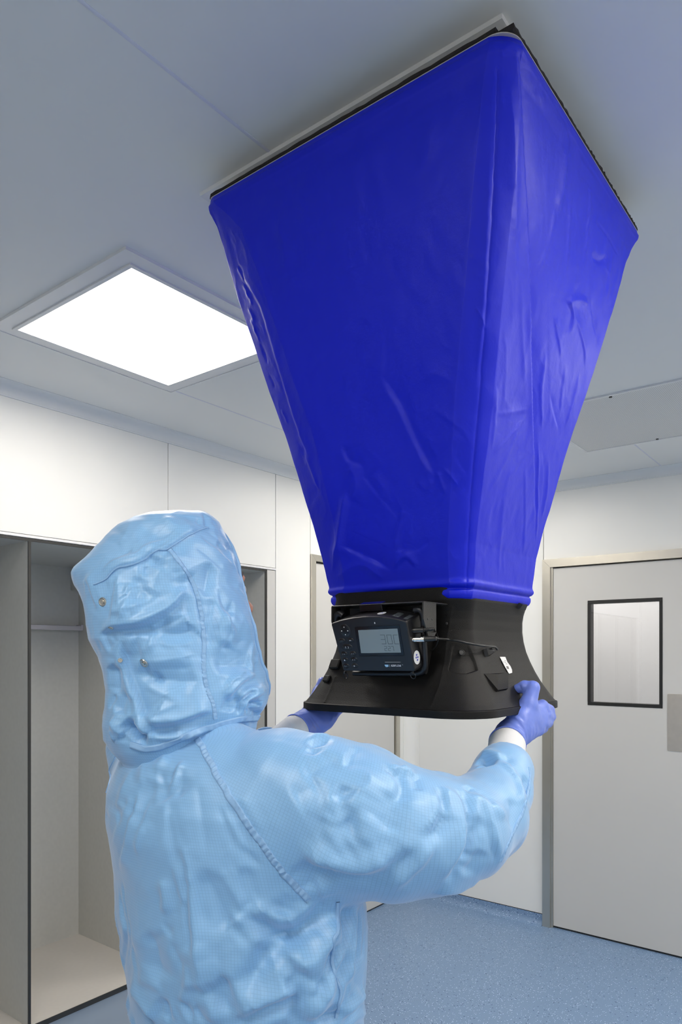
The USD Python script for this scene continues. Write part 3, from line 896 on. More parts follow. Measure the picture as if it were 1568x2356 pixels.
# wedge block to the right of it
wp = []
for x, y, l in ((897, 888, -.004), (1142, 896, -.004), (1178, 1086, -.004), (1048, 1114, -.004), (905, 892, .001), (1008, 925, .012), (1132, 912, .012), (1046, 1106, .005), (1168, 1080, .005)):
    pc, pn = ray_on_base(*c4(x, y))
    wp.append(pc + pn * l)
obj('moulded_block', hull(wp), 'shell', ah, smooth=20)
# latch under the fabric hem
pc, pn = ray_on_base(1195, 1397)
r_, u_, n_ = basis(pn)
obj('latch', place(hull([(-.016, -.004, -.004), (.010, -.004, -.004), (.012, .009, -.004), (-.010, .009, -.004), (-.012, -.003, .006), (.009, -.004, .010), (.011, .008, .011), (-.006, .007, .008)]), pc, r_, u_, n_), 'gloss', ah, smooth=20)
# steps at the far left of the base
for px, py, s in ((774, 1530, 1.0), (754, 1562, .7)):
    pc, pn = ray_on_base(px, py)
    r_, u_, n_ = basis(pn)
    obj('moulded_block', place(bx(-.016 * s, .012 * s, -.010 * s, .010 * s, -.008, .007 * s, .002), pc, r_, u_, n_), 'shell', ah, smooth=20)
for px, py in ((1016, 1391), (1027, 1434)):
    pc, pn = ray_on_base(px, py)
    s = trimesh.creation.icosphere(2, .0030)
    s.vertices[:, 2] *= .4
    obj('rivet', place(s, pc, *basis(pn)), 'screw', ah)

# barcode label
pc, pn = ray_on_base(1163, 1532)
r_, u_, n_ = basis(pn)
tilt = 0.10
r2, u2 = r_ * math.cos(tilt) - u_ * math.sin(tilt), u_ * math.cos(tilt) + r_ * math.sin(tilt)
lab = Polygon([(-.0155, .0165), (.007, .0185), (.008, .008), (.0155, .000), (.0165, -.007), (.013, -.013), (-.001, -.016), (-.0085, -.002)]).buffer(.0008, quad_segs=4)
m = trimesh.creation.extrude_polygon(lab, .0006)
dp, dn = [], []
lb = obj('barcode_label', place(m, pc + n_ * .0012, r2, u2, n_), 'sticker', ah, smooth=False, label='white paper barcode label')
ms = []
for tx, ty, hh, s in (('AL071', .0100, .0014, .0), ('G7-80 GR010', .0064, .0013, -.003), ('010820', .0030, .0014, .001)):
    tm = meshkit.text_mesh(tx, hh, .0001)
    tm.vertices[:, 0] -= tm.vertices[:, 0].mean() - s
    tm.vertices[:, 1] += ty
    ms.append(place(tm, pc + n_ * .0019, r2, u2, n_))
obj('printed_lettering', cat(*ms), 'greyprint', lb, smooth=False, kind='stuff')
ms = []
x = -.003
for wv in (1, 2, 1, 1, 2, 1, 1, 2, 1, 2, 1):
    ms.append(place(bx(x, x + wv * .00033, -.0068, -.001, 0, .0001), pc + n_ * .0019, r2, u2, n_))
    x += wv * .00033 + .00038
obj('barcode', cat(*ms), 'greyprint', lb, smooth=False, kind='stuff')

# ------------------------------------------------------------------ the meter on its bracket
T = math.radians(19)
FN = np.array([-math.cos(T), 0, -math.sin(T)])
FU = np.array([-math.sin(T), 0, math.cos(T)])
FR = np.array([0, -1.0, 0])
roll = math.radians(0.0)
F0 = P(862, 1487, 1.272)


def face(px, py, off=0.0):
    """the point of the meter's face plane (or of one lifted off it) seen at a pixel, in the face's own x, y"""
    dirv = FWD + RGT * ((px - W / 2) / FPX) + np.array([0, 0, (HORIZON - py) / FPX])
    o = F0 + FN * off
    t = ((o - CAM) @ FN) / (dirv @ FN)
    q = CAM + dirv * t - o
    return np.array([q @ FR, q @ FU])


def fpt(xy, off=0.0):
    return F0 + FR * xy[0] + FU * xy[1] + FN * off


def c3(x, y):
    return 740 + x / 5.807, 1380 + y / 5.807


def fm(m, off=0.0, at=(0, 0)):
    return place(m, fpt(at, off), FR, FU, FN)


def ext(poly, d, z=0.0):
    m = trimesh.creation.extrude_polygon(poly, d)
    m.apply_translation([0, 0, z])
    return m


outline = [face(*c3(*p)) for p in [(118, 318), (260, 272), (420, 240), (600, 224), (760, 224), (900, 236), (1020, 258), (1130, 290)]]
BR, BL = face(*c3(1245, 962)), face(*c3(285, 952))
outline += [BR, BL]
op = Polygon(outline).buffer(-.003).buffer(.003, quad_segs=5)
DEP = 0.047
# casing: rounded slab built as shrinking layers
lay = [(-.0030, .0), (-.0010, -.0008), (0, -.0030), (0, -DEP + .004), (-.003, -DEP)]
rws = []
base_o = np.array(op.exterior.coords)[:-1]
n0 = 160
L = op.exterior.length
for ins, off in lay:
    pg = op.buffer(ins) if ins else op
    rws.append([[*pg.exterior.interpolate(k / n0, normalized=True).coords[0], off] for k in range(n0)])
v, f = grid_mesh(np.array(rws))
fc = np.array(rws[0])[:, :2].mean(0)
v = np.vstack([v, [*fc, lay[0][1]], [*fc, lay[-1][1]]])
f = np.vstack([f, [[len(v) - 2, i, (i + 1) % n0] for i in range(n0)], [[len(v) - 1, 4 * n0 + (i + 1) % n0, 4 * n0 + i] for i in range(n0)]])
cs = trimesh.Trimesh(v, f, process=False)
cs.fix_normals()
mt = obj('meter_body', fm(cs), 'casing', ah, smooth=35, label='black handheld digital meter')
# screen
bz = Polygon([face(*c3(*p)) for p in [(440, 368), (1035, 342), (1100, 740), (497, 745)]]).buffer(-.001).buffer(.001)
obj('screen_bezel', fm(ext(bz, .0008, -.0002)), 'gloss', mt, smooth=False)
lc = Polygon([face(*c3(*p)) for p in [(487, 404), (1012, 382), (1060, 703), (527, 711)]])
obj('screen', fm(ext(lc, .0004, .0006)), 'lcd', mt, smooth=False, label='grey liquid crystal screen')
for p0, p1, w_ in (((440, 362), (1040, 338), .0005), ((845, 832), (1055, 832), .00045), ((495, 756), (1105, 745), .0003)):
    a, b = face(*c3(*p0)), face(*c3(*p1))
    obj('raised_line', fm(tube([(*a, .0006), (*b, .0006)], w_, 6)), 'rimline' if w_ < .00048 and w_ > .0004 else 'casing', mt)


def seg7(ch, w, h, t):
    A = {'0': 'abcdef', '3': 'abcdg', '2': 'abdeg', '7': 'abc', 'c': 'adef'}[ch]
    g = t * .25
    parts = {'a': (g, h - t, w - g, h), 'd': (g, 0, w - g, t), 'g': (g, h / 2 - t / 2, w - g, h / 2 + t / 2),
             'b': (w - t, h / 2 + g, w, h - g), 'c': (w - t, g, w, h / 2 - g), 'f': (0, h / 2 + g, t, h - g), 'e': (0, g, t, h / 2 - g)}
    return [sbox(*parts[k]) for k in A]


ms = []
for ch, x, w_ in (('3', 795, 62), ('0', 880, 64), ('c', 968, 64)):
    o, o2, o3 = face(*c3(x + 8, 590)), face(*c3(x + 8 + w_, 590)), face(*c3(x, 465))
    ww, hh = o2[0] - o[0], o3[1] - o[1]
    for g_ in seg7(ch, ww, hh, .0008):
        m = ext(g_, .00012, .0010)
        m.vertices[:, 0] += o[0]
        m.vertices[:, 1] += o[1]
        ms.append(m)
obj('reading', fm(cat(*ms)), 'segment', mt, smooth=False, label='large dark digits 300')
ms = []
for ch, x in (('2', 838), ('2', 885), ('7', 928)):
    o, o3 = face(*c3(x + 8, 682)), face(*c3(x + 4, 618))
    ww, hh = .0054, o3[1] - o[1]
    for g_ in seg7(ch, ww, hh, .0007):
        m = ext(g_, .00012, .0010)
        m.vertices[:, 0] += o[0]
        m.vertices[:, 1] += o[1]
        ms.append(m)
o = face(*c3(928, 682))
m = ext(sbox(o[0] - .0008, o[1], o[0] - .0002, o[1] + .0006), .00012, .0010)
ms.append(m)
obj('reading', fm(cat(*ms)), 'segment', mt, smooth=False, label='small dark digits 22.7')


def text_at(s, c, hgt, mname, off, bold=True, nm='lettering', centre=True, wmax=None):
    tm = meshkit.text_mesh(s, hgt, .00012, bold)
    w_ = np.ptp(tm.vertices[:, 0])
    if wmax and w_ > wmax:
        tm.vertices[:, 0] *= wmax / w_
    tm.vertices[:, 0] -= tm.vertices[:, 0].min() + (np.ptp(tm.vertices[:, 0]) / 2 if centre else 0)
    tm.vertices[:, 1] -= hgt / 2
    tm.vertices[:, :2] += c
    return fm(tm, off)


def button(cx, cy, rx, ry, legend, wm=None, hh=.0021):
    c = face(*c3(cx, cy))
    a, b = abs(face(*c3(cx + rx, cy))[0] - c[0]), abs(face(*c3(cx, cy + ry))[1] - c[1])
    s = trimesh.creation.icosphere(3, 1.0)
    s.vertices = s.vertices * [a, b, .0022] + [*c, -.0002]
    bt = obj('button', fm(s), 'button', mt, smooth=True)
    if legend is None:
        return bt, c, a, b
    if isinstance(legend, str):
        obj('button_legend', text_at(legend, c, hh, 'legend', .0018, wmax=wm), 'legend', bt, smooth=False)
    else:
        gs = []
        for g_ in legend:
            m = ext(g_, .00012, .0019)
            m.vertices[:, :2] += c
            gs.append(m)
        obj('button_legend', fm(cat(*gs)), 'legend', bt, smooth=False)
    return bt, c, a, b


bt, c, a, b = button(312, 412, 70, 88, None)
for dx, dy, pg in ((0, 1, [(0, .0017), (-.0014, -.0012), (.0014, -.0012)]), (0, -1, [(0, -.0017), (-.0014, .0012), (.0014, .0012)]), (-1, 0, [(-.0017, 0), (.0012, -.0014), (.0012, .0014)]), (1, 0, [(.0017, 0), (-.0012, -.0014), (-.0012, .0014)])):
    m = ext(Polygon(pg), .00012, .0017)
    m.vertices[:, :2] += c + np.array([dx * a * .60, dy * b * .58])
    obj('arrow', fm(m), 'legend', bt, smooth=False)
button(268, 545, 44, 34, 'CC')
button(385, 540, 44, 34, [Polygon([(-.0022, 0), (-.0006, .0012), (-.0006, .0004), (.0016, .0004), (.0016, .0012), (.0022, .0012), (.0022, -.0004), (-.0006, -.0004), (-.0006, -.0012)])])
button(343, 632, 68, 44, 'READ', .0078, .0030)
button(300, 722, 44, 33, 'SAVE', .0048, .0018)
button(417, 718, 44, 33, 'ESC', .0044, .0019)
button(312, 803, 44, 33, [Polygon([(-.0012, -.0010), (.0012, -.0010), (.0010, .0006), (.0004, .0014), (-.0004, .0014), (-.0010, .0006)]), sbox(-.0016, -.0013, .0016, -.0010)])
button(432, 799, 46, 33, 'STATS', .0054, .0018)
button(325, 882, 44, 33, 'I/O', .0040, .0020)
sun_ = [Polygon([(.0010 * math.cos(t), .0010 * math.sin(t)) for t in np.linspace(0, 6.283, 12)[:-1]])] + [Polygon([(.0014 * math.cos(t - .12), .0014 * math.sin(t - .12)), (.0021 * math.cos(t), .0021 * math.sin(t)), (.0014 * math.cos(t + .12), .0014 * math.sin(t + .12))]) for t in np.linspace(0, 6.283, 7)[:-1]]
button(440, 880, 46, 34, sun_)
# maker's line
c = face(*c3(866, 881))
m = ext(Polygon([(-.0040, .0022), (.0038, .0022), (.0040, -.0012), (.0010, -.0024), (-.0022, -.0024), (-.0040, .0004)]), .00012, 0)
m.vertices[:, :2] += c
obj('maker_emblem', fm(m, .0002), 'logo', mt, smooth=False)
obj('maker_emblem', text_at('TSI', c, .0026, 'legend', .0004, True, wmax=.0058), 'legend', mt, smooth=False)
c = face(*c3(903, 880))
m = ext(sbox(-.0002, -.0023, .0002, .0023), .00012)
m.vertices[:, :2] += c
obj('divider_line', fm(m, .0002), 'legend', mt, smooth=False)
obj('maker_lettering', text_at('AIRFLOW', face(*c3(990, 880)), .0034, 'legend', .0002, True, wmax=.0225), 'legend', mt, smooth=False)
obj('maker_lettering', text_at('TM', face(*c3(1076, 868)), .0010, 'legend', .0002, True), 'legend', mt, smooth=False)
s = trimesh.creation.icosphere(2, 1.0)
s.vertices = s.vertices * [.0012, .0018, .0006] + [*face(*c3(706, 310)), 0]
obj('indicator_lamp', fm(s), 'legend', mt)
# label on the casing's top, sticker on the top and on its right side
SIDE_R = FR
e0, e1 = np.array(outline[5]), np.array(outline[7])
tdir = (np.array([*(e1 - e0), 0]))
tdir /= np.linalg.norm(tdir)
tn = np.array([-tdir[1], tdir[0], 0])


def local_place(m, p, r, u, n):
    return fm(place(m, np.asarray(p, float), np.asarray(r, float), np.asarray(u, float), np.asarray(n, float)))


midp = np.array([*((e0 + e1) / 2), 0]) + tn * .0003
obj('top_label', local_place(ext(sbox(-.017, -.030, .014, -.008), .0003), midp, tdir, [0, 0, 1.0], -tn * -1), 'greylabel', mt, smooth=False)
e2, e3 = np.array(outline[3]), np.array(outline[4])
el = Polygon([(math.cos(t) * .0085, math.sin(t) * .0075) for t in np.linspace(0, 2 * math.pi, 28)[:-1]])
sp = np.array([*(e2 * .25 + e3 * .75), -.020]) + np.array([0, .0003, 0])
st = obj('sticker', local_place(ext(el, .0003), sp, [1, 0, 0], [0, 0, -1.0], [0, 1.0, 0]), 'sticker', mt, smooth=False, label='oval white and blue sticker on top')
obj('printed_mark', local_place(ext(Polygon([(-.004, -.002), (0, .003), (.004, -.002), (0, -.0005)]), .0001, .0003), sp, [1, 0, 0], [0, 0, -1.0], [0, 1.0, 0]), 'bluemark', st, smooth=False)
# right side plane of the casing: from the top right to the bottom right corner
se0, se1 = np.array(outline[7]), np.array(BR)
sd = np.array([*(se0 - se1), 0])
sd /= np.linalg.norm(sd)
sn = np.array([sd[1], -sd[0], 0])
if sn[0] < 0:
    sn = -sn


def side_pt(px, py, lift=0.0004):
    """a pixel's point on the casing's right side, in face coordinates"""
    nW = FR * sn[0] + FU * sn[1]
    o = fpt(se1, -.003) + nW * lift
    dirv = FWD + RGT * ((px - W / 2) / FPX) + np.array([0, 0, (HORIZON - py) / FPX])
    t = ((o - CAM) @ nW) / (dirv @ nW)
    q = CAM + dirv * t - F0
    return np.array([q @ FR, q @ FU, q @ FN])


sp = side_pt(*c3(1268, 770))
sp[2] = np.clip(sp[2], -DEP + .012, -.012)
el = Polygon([(math.cos(t) * .0105, math.sin(t) * .0125) for t in np.linspace(0, 2 * math.pi, 32)[:-1]])
st = obj('sticker', local_place(ext(el, .0003), sp, [0, 0, -1.0], sd, sn), 'sticker', mt, smooth=False, label='oval white sticker with blue marks')
dots = [sbox(-.002, .003, .0025, .0062), sbox(-.0045, -.001, -.001, .0022), sbox(.0005, -.002, .0045, .0012), sbox(-.002, -.0062, .0025, -.0032)]
obj('printed_mark', cat(*[local_place(ext(g_.buffer(-.0008).buffer(.0008), .0001, .0003), sp, [0, 0, -1.0], sd, sn) for g_ in dots]), 'bluemark', st, smooth=False, kind='stuff')

# bracket: a bent plate over and behind the meter, its flange on the base


def face_at(px, py, off):
    xy = face(px, py, off)
    return np.array([*xy, off])


BXF, BY0, BY1, BZ = 1.045, 0.634, 0.836, CAM_Z + 0.0870
br = obj('mounting_bracket', bx(BXF, 1.150, BY0, BY1, BZ - .0025, BZ, .001), 'powder', ah, smooth=False, label='bent black metal meter bracket')


def side_plate(y, xb):
    pg = Polygon([(BXF, BZ), (xb, BZ), (xb, BZ - .052), (xb - .008, BZ - .062), (BXF + .016, BZ - .060), (BXF, BZ - .030)]).buffer(-.004).buffer(.004)
    m = trimesh.creation.extrude_polygon(pg, .0025)
    m.vertices = np.stack([m.vertices[:, 0], y + m.vertices[:, 2], m.vertices[:, 1]], 1)
    m.fix_normals()
    return m


obj('bracket_side', side_plate(BY1 - .0025, 1.100), 'powder', br, smooth=20)
obj('bracket_flange', side_plate(BY0, 1.088), 'powder', br, smooth=20)
obj('bracket_back', bx(1.104, 1.1065, BY0 + .030, BY1 - .030, BZ - .12, BZ, .0008), 'powder', br, smooth=False)
obj('bracket_arm', bx(1.106, 1.140, BY0 + .03, BY1 - .03, BZ - .13, BZ - .002, .003), 'shell', br, smooth=False)
for k in (0.014, 0.029):
    s = trimesh.creation.icosphere(2, .0021)
    s.vertices[:, 1] *= .45
    s.apply_translation([BXF + k, BY0, BZ - .030])
    obj('rivet', s, 'screw', br)
# rounded bumper bars either side of the meter
for pts in ([(1235, 140), (1300, 135), (1345, 190), (1352, 300), (1365, 560), (1380, 800), (1370, 920), (1310, 975), (1150, 985), (700, 985), (420, 980)],):
    q3 = [face_at(*c3(*p), -.030) for p in pts]
    q3 = spline(q3, 90)
    obj('bumper_bar', fm(tube(q3, .0048, 12)), 'casing', ah, smooth=True)
q3 = spline([face_at(*c3(*p), -.030) for p in [(290, 215), (240, 185), (195, 215), (185, 300)]], 24)
obj('bumper_bar', fm(tube(q3, .0060, 12)), 'casing', ah, smooth=True)
q3 = spline([face_at(*c3(*p), -.045) for p in [(330, 100), (285, 105), (275, 150), (280, 200)]], 20)
obj('bumper_bar', fm(tube(q3, .0040, 12)), 'casing', ah, smooth=True)
a = face_at(*c3(500, 75), -.03)
obj('catch_block', fm(bx(a[0], a[0] + .05, a[1] - .012, a[1] + .002, -.045, -.028, .001)), 'gloss', ah, smooth=False)
# lanyard rings
for x, y in ((317, 1015), (1217, 1015)):
    cpt = face(*c3(x, y), -.006)
    tor = trimesh.creation.torus(.0053, .0008, major_sections=28, minor_sections=8)
    rg_ = obj('lanyard_ring', fm(tor, -.006, cpt), 'gloss', ah)
    obj('ring_eye', fm(bx(cpt[0] - .002, cpt[0] + .002, cpt[1] + .004, cpt[1] + .009, -.009, -.003, .0008)), 'casing', rg_, smooth=False)

# plugs and cables on the right of the meter
p1 = side_pt(*c3(1250, 395))
p1[2] = -.016
d1 = np.array([.93, -.05, -.35])
d1 /= np.linalg.norm(d1)


def along(p, d, prof_, n=18):
    """a turned shape: radius at each distance along d, in face coordinates"""
    return fm(tube([p + d * s for s, _ in prof_], [r for _, r in prof_], n))


pl = obj('power_plug', along(p1, d1, [(-.002, .0045), (0, .0048), (.001, .0052), (.010, .0052), (.018, .0046), (.0185, .0036)]), 'cable', ah, smooth=40, label='ribbed black plug')
rib = []
for k in range(6):
    rib += [(.0185 + k * .003, .0030), (.0188 + k * .003, .0038 - k * .0002), (.0205 + k * .003, .0038 - k * .0002), (.0208 + k * .003, .0028)]
obj('strain_relief', along(p1, d1, rib), 'cable', pl, smooth=20)
p2 = side_pt(*c3(1270, 505))
p2[2] = -.012
d2 = np.array([.95, -.06, -.30])
d2 /= np.linalg.norm(d2)
pl2 = obj('round_connector', along(p2, d2, [(-.003, .0044), (0, .0046), (.0008, .0052), (.004, .0052), (.0045, .0047), (.013, .0047), (.0135, .0055), (.019, .0055), (.0195, .0046)]), 'chrome', ah, smooth=25, label='silver round cable connector')
obj('connector_sleeve', along(p2, d2, [(.019, .0046), (.020, .0052), (.032, .0050), (.040, .0040), (.041, .0024)]), 'cable', pl2, smooth=40)
end1 = fpt((p1 + d1 * .036)[:2], (p1 + d1 * .036)[2])
end2 = fpt((p2 + d2 * .040)[:2], (p2 + d2 * .040)[2])


def c4(x, y):
    return 940 + x / 5.227, 1380 + y / 5.227


# signal cable runs across the base into a port
pts = [end2]
for x, y, l in ((470, 500, .016), (560, 525, .018), (650, 552, .018), (740, 568, .018), (850, 578, .016), (960, 585, .012), (1010, 605, .009)):
    pc, pn = ray_on_base(*c4(x, y))
    pts.append(pc + pn * l)
obj('signal_cable', tube(spline(pts, 80), .0021, 10), 'cable', ah, smooth=True, label='thin black signal cable')
pc, pn = ray_on_base(*c4(935, 640))
r_, u_, n_ = basis(pn)
po = obj('cable_port', place(hull([(-.013, .006, -.004), (.011, .004, -.004), (-.011, -.009, -.004), (.008, -.008, -.004), (-.011, .006, .008), (.013, .005, .010), (-.008, -.007, .006), (.011, -.002, .012)]), pc, r_, u_, n_), 'gloss', ah, smooth=20)
obj('cable_clip', place(hull([(.004, .004, .006), (.014, .006, .008), (.004, .007, .010), (.013, .0085, .012), (.014, -.002, .010)]), pc, r_, u_, n_), 'cable', po, smooth=20)
pts = [end1]
for x, y, l in ((390, 440, .022), (392, 500, .016), (360, 560, .010), (320, 600, .006), (260, 630, .003)):
    pc, pn = ray_on_base(*c4(x, y))
    pts.append(pc + pn * l)
obj('power_cable', tube(spline(pts, 50), .0013, 8), 'cable', ah, smooth=True, label='thin looped black power cable')

# ------------------------------------------------------------------ the person, in lens coordinates (x to the right, d forward, z up) until the meshes are made
def cp(px, py, d):
    return np.array([(px - W / 2) / FPX * d, d, CAM_Z + (HORIZON - py) / FPX * d])


def to_world(q):
    q = np.asarray(q, float)
    return q[..., :1] * RGT + q[..., 1:2] * FWD + q[..., 2:3] * np.array([0, 0, 1.0])


PHI = math.radians(47)
PF = np.array([math.sin(PHI), math.cos(PHI)])             # the way the person faces, seen from the lens
PR = np.array([math.cos(PHI), -math.sin(PHI)])            # the person's right
TORSO_D = 1.18


def smin(a, b, k):
    h = np.clip(0.5 + 0.5 * (b - a) / k, 0, 1)
    return b + (a - b) * h - k * h * (1 - h)


def capsule(p, a, b, ra, rb):
    ab = b - a
    t = np.clip(((p - a) @ ab) / (ab @ ab), 0, 1)
    return np.linalg.norm(p - a - t[:, None] * ab, axis=1) - (ra + (rb - ra) * t)


def chain(p, joints, k=0.01):
    out = None
    for (a, ra), (b, rb) in zip(joints, joints[1:]):
        c = capsule(p, a, b, ra, rb)
        out = c if out is None else smin(out, c, k)
    return out


def ellipsoid(p, c, r, axes=None):
    q = p - c
    if axes is not None:
        q = q @ np.asarray(axes).T
    q = q / r
    k0 = np.linalg.norm(q, axis=1)
    k1 = np.linalg.norm(q / r, axis=1)
    return k0 * (k0 - 1) / np.maximum(k1, 1e-9)


def surface_nets(fn, lo, hi, h, coarse=5):
    """mesh of fn = 0 in a box: coarse look first, fine values only near the surface"""
    lo = np.asarray(lo, float)
    n = np.ceil((np.asarray(hi) - lo) / (h * coarse)).astype(int) + 1
    ax = [lo[k] + (np.arange(n[k]) + 0.5) * h * coarse - h / 2 for k in range(3)]
    gc = np.stack(np.meshgrid(*ax, indexing='ij'), -1).reshape(-1, 3)
    vc = fn(gc).reshape(n)
    N = n * coarse
    val = np.repeat(np.repeat(np.repeat(vc, coarse, 0), coarse, 1), coarse, 2).astype(np.float32)
    near = np.abs(vc) < h * coarse * 1.6
    near = np.repeat(np.repeat(np.repeat(near, coarse, 0), coarse, 1), coarse, 2)
    ii = np.argwhere(near)
    for s in range(0, len(ii), 400000):
        k = ii[s:s + 400000]
        val[k[:, 0], k[:, 1], k[:, 2]] = fn(lo + k * h)
    inside = val < 0
    off = np.array([[a, b, c] for a in (0, 1) for b in (0, 1) for c in (0, 1)])
    cnt = sum(inside[a:N[0] - 1 + a, b:N[1] - 1 + b, c:N[2] - 1 + c].astype(np.int8) for a, b, c in off)
    cells = np.argwhere((cnt > 0) & (cnt < 8))
    cid = -np.ones(N - 1, np.int64)
    cid[tuple(cells.T)] = np.arange(len(cells))
    acc, num = np.zeros((len(cells), 3)), np.zeros(len(cells))
    for i in range(8):
        for j in range(i + 1, 8):
            if np.abs(off[i] - off[j]).sum() != 1:
                continue
            a, b = val[tuple((cells + off[i]).T)], val[tuple((cells + off[j]).T)]
            m = (a < 0) != (b < 0)
            t = (a / np.where(a == b, 1, a - b))[m]
            acc[m] += off[i] + (off[j] - off[i]) * t[:, None]
            num[m] += 1
    v = lo + (cells + acc / num[:, None]) * h
    faces = []
    for k in range(3):
        u, w = (k + 1) % 3, (k + 2) % 3
        sl0, sl1 = [slice(None)] * 3, [slice(None)] * 3
        sl0[k], sl1[k] = slice(0, N[k] - 1), slice(1, N[k])
        e = np.argwhere(inside[tuple(sl0)] != inside[tuple(sl1)])
        e = e[(e[:, u] > 0) & (e[:, w] > 0) & (e[:, u] < N[u] - 1) & (e[:, w] < N[w] - 1)]
        du, dw = np.eye(3, dtype=int)[u], np.eye(3, dtype=int)[w]
        q = [cid[tuple((e - x).T)] for x in (0 * du, du, du + dw, dw)]
        flip = inside[tuple(e.T)]
        q = np.stack(q, 1)
        q[~flip] = q[~flip][:, ::-1]
        faces.append(q)
    q = np.vstack(faces)
    f = np.vstack([q[:, [0, 1, 2]], q[:, [0, 2, 3]]])
    return v, f


def smooth_mesh(v, f, n=4, lam=0.5, mu=-0.53):
    from scipy.sparse import coo_matrix
    i = np.concatenate([f[:, 0], f[:, 1], f[:, 2], f[:, 1], f[:, 2], f[:, 0]])
    j = np.concatenate([f[:, 1], f[:, 2], f[:, 0], f[:, 0], f[:, 1], f[:, 2]])
    A = coo_matrix((np.ones(len(i)), (i, j)), shape=(len(v), len(v))).tocsr()
    A.data[:] = 1
    deg = np.maximum(np.asarray(A.sum(1)), 1)
    for _ in range(n):
        for s in ((lam, mu) if mu else (lam,)):
            v = v + s * (A @ v / deg - v)
    return v


# the back's outline in the photograph, row by row: (y, left, right)
ROWS = np.array([(1625, 345, 540), (1650, 335, 550), (1672, 318, 560), (1690, 300, 585), (1710, 282, 618), (1730, 266, 655), (1760, 248, 700), (1790, 235, 735), (1824, 226, 762), (1882, 231, 785), (1936, 241, 800),
                 (2007, 253, 820), (2050, 254, 838), (2096, 252, 842), (2141, 264, 843), (2208, 271, 839), (2284, 283, 835), (2325, 290, 836), (2350, 312, 838), (2385, 330, 835), (2440, 325, 828), (2560, 322, 826), (2680, 335, 815)], float)
_w0 = math.hypot(PR[0], 0.74 * PF[0])
TZ = CAM_Z + (HORIZON - ROWS[:, 0]) / FPX * TORSO_D
TX = ((ROWS[:, 1] + ROWS[:, 2]) / 2 - W / 2) / FPX * TORSO_D
TW = (ROWS[:, 2] - ROWS[:, 1]) / 2 / FPX * TORSO_D
_o = np.argsort(TZ)
TZ, TX, TW = TZ[_o], TX[_o], TW[_o]


def torso(p, grow=0.0, zlo=0.80):
    z = p[:, 2]
    a = np.interp(z, TZ, TW) / _w0 + grow
    b = 0.74 * a + np.interp(z, [1.30, 1.42], [0, -.012])
    dx, dd = p[:, 0] - np.interp(z, TZ, TX), p[:, 1] - TORSO_D
    pr, pf = (dx * PR[0] + dd * PR[1]) / a, (dx * PF[0] + dd * PF[1]) / b
    q = np.sqrt(pr ** 2 + pf ** 2) + 1e-9
    g = np.sqrt((pr / a) ** 2 + (pf / b) ** 2) / q
    d = (q - 1) / np.maximum(g, 1e-6)
    return np.maximum(np.maximum(d, z - TZ[-1]), zlo - z)


def j(px, py, rpx, d):
    return cp(px, py, d), rpx / FPX * d


R_SLEEVE = [j(565, 1780, 102, 1.10), j(645, 1815, 136, 1.075), j(730, 1852, 158, 1.06), j(815, 1888, 168, 1.055), j(905, 1914, 150, 1.05), j(985, 1918, 132, 1.06), j(1060, 1910, 112, 1.085),
            j(1112, 1876, 94, 1.13), j(1145, 1818, 76, 1.19), j(1158, 1774, 64, 1.225), j(1163, 1746, 48, 1.25)]
L_SH, L_EL, L_WR = np.array([-.355, 1.31, 1.40]), np.array([-.285, 1.54, 1.275]), cp(650, 1703, 1.372)
L_SLEEVE = [(L_SH, .075), (L_SH * .5 + L_EL * .5, .078), (L_EL, .072), (L_EL * .45 + L_WR * .55, .060), (L_EL * .12 + L_WR * .88, .046)]
HIP = np.array([np.interp(0.85, TZ, TX), TORSO_D])


def leg_joints(s, ra=1.0):
    h = np.array([*(HIP + PR * s * .095), .86])
    k = np.array([*(HIP + PR * s * .11 + PF * .02), .49])
    a = np.array([*(HIP + PR * s * .12 - PF * .02), .09])
    return [(h, .118 * ra), (k, .092 * ra), (a, .078 * ra)]


def coverall_sdf(p):
    d = torso(p)
    d = smin(d, chain(p, R_SLEEVE, 0.015), 0.055)
    d = smin(d, chain(p, L_SLEEVE, 0.015), 0.045)
    for s in (-1, 1):
        d = smin(d, chain(p, leg_joints(s), 0.02), 0.035)
    # sleeves end open and flat at the cuff
    for (a, ra), (b, rb) in ((R_SLEEVE[-2], R_SLEEVE[-1]), (L_SLEEVE[-2], L_SLEEVE[-1])):
        u = (b - a) / np.linalg.norm(b - a)
        s = (p - b) @ u
        d = np.where((np.linalg.norm(p - b, axis=1) < .10), np.maximum(d, s), d)
    return d


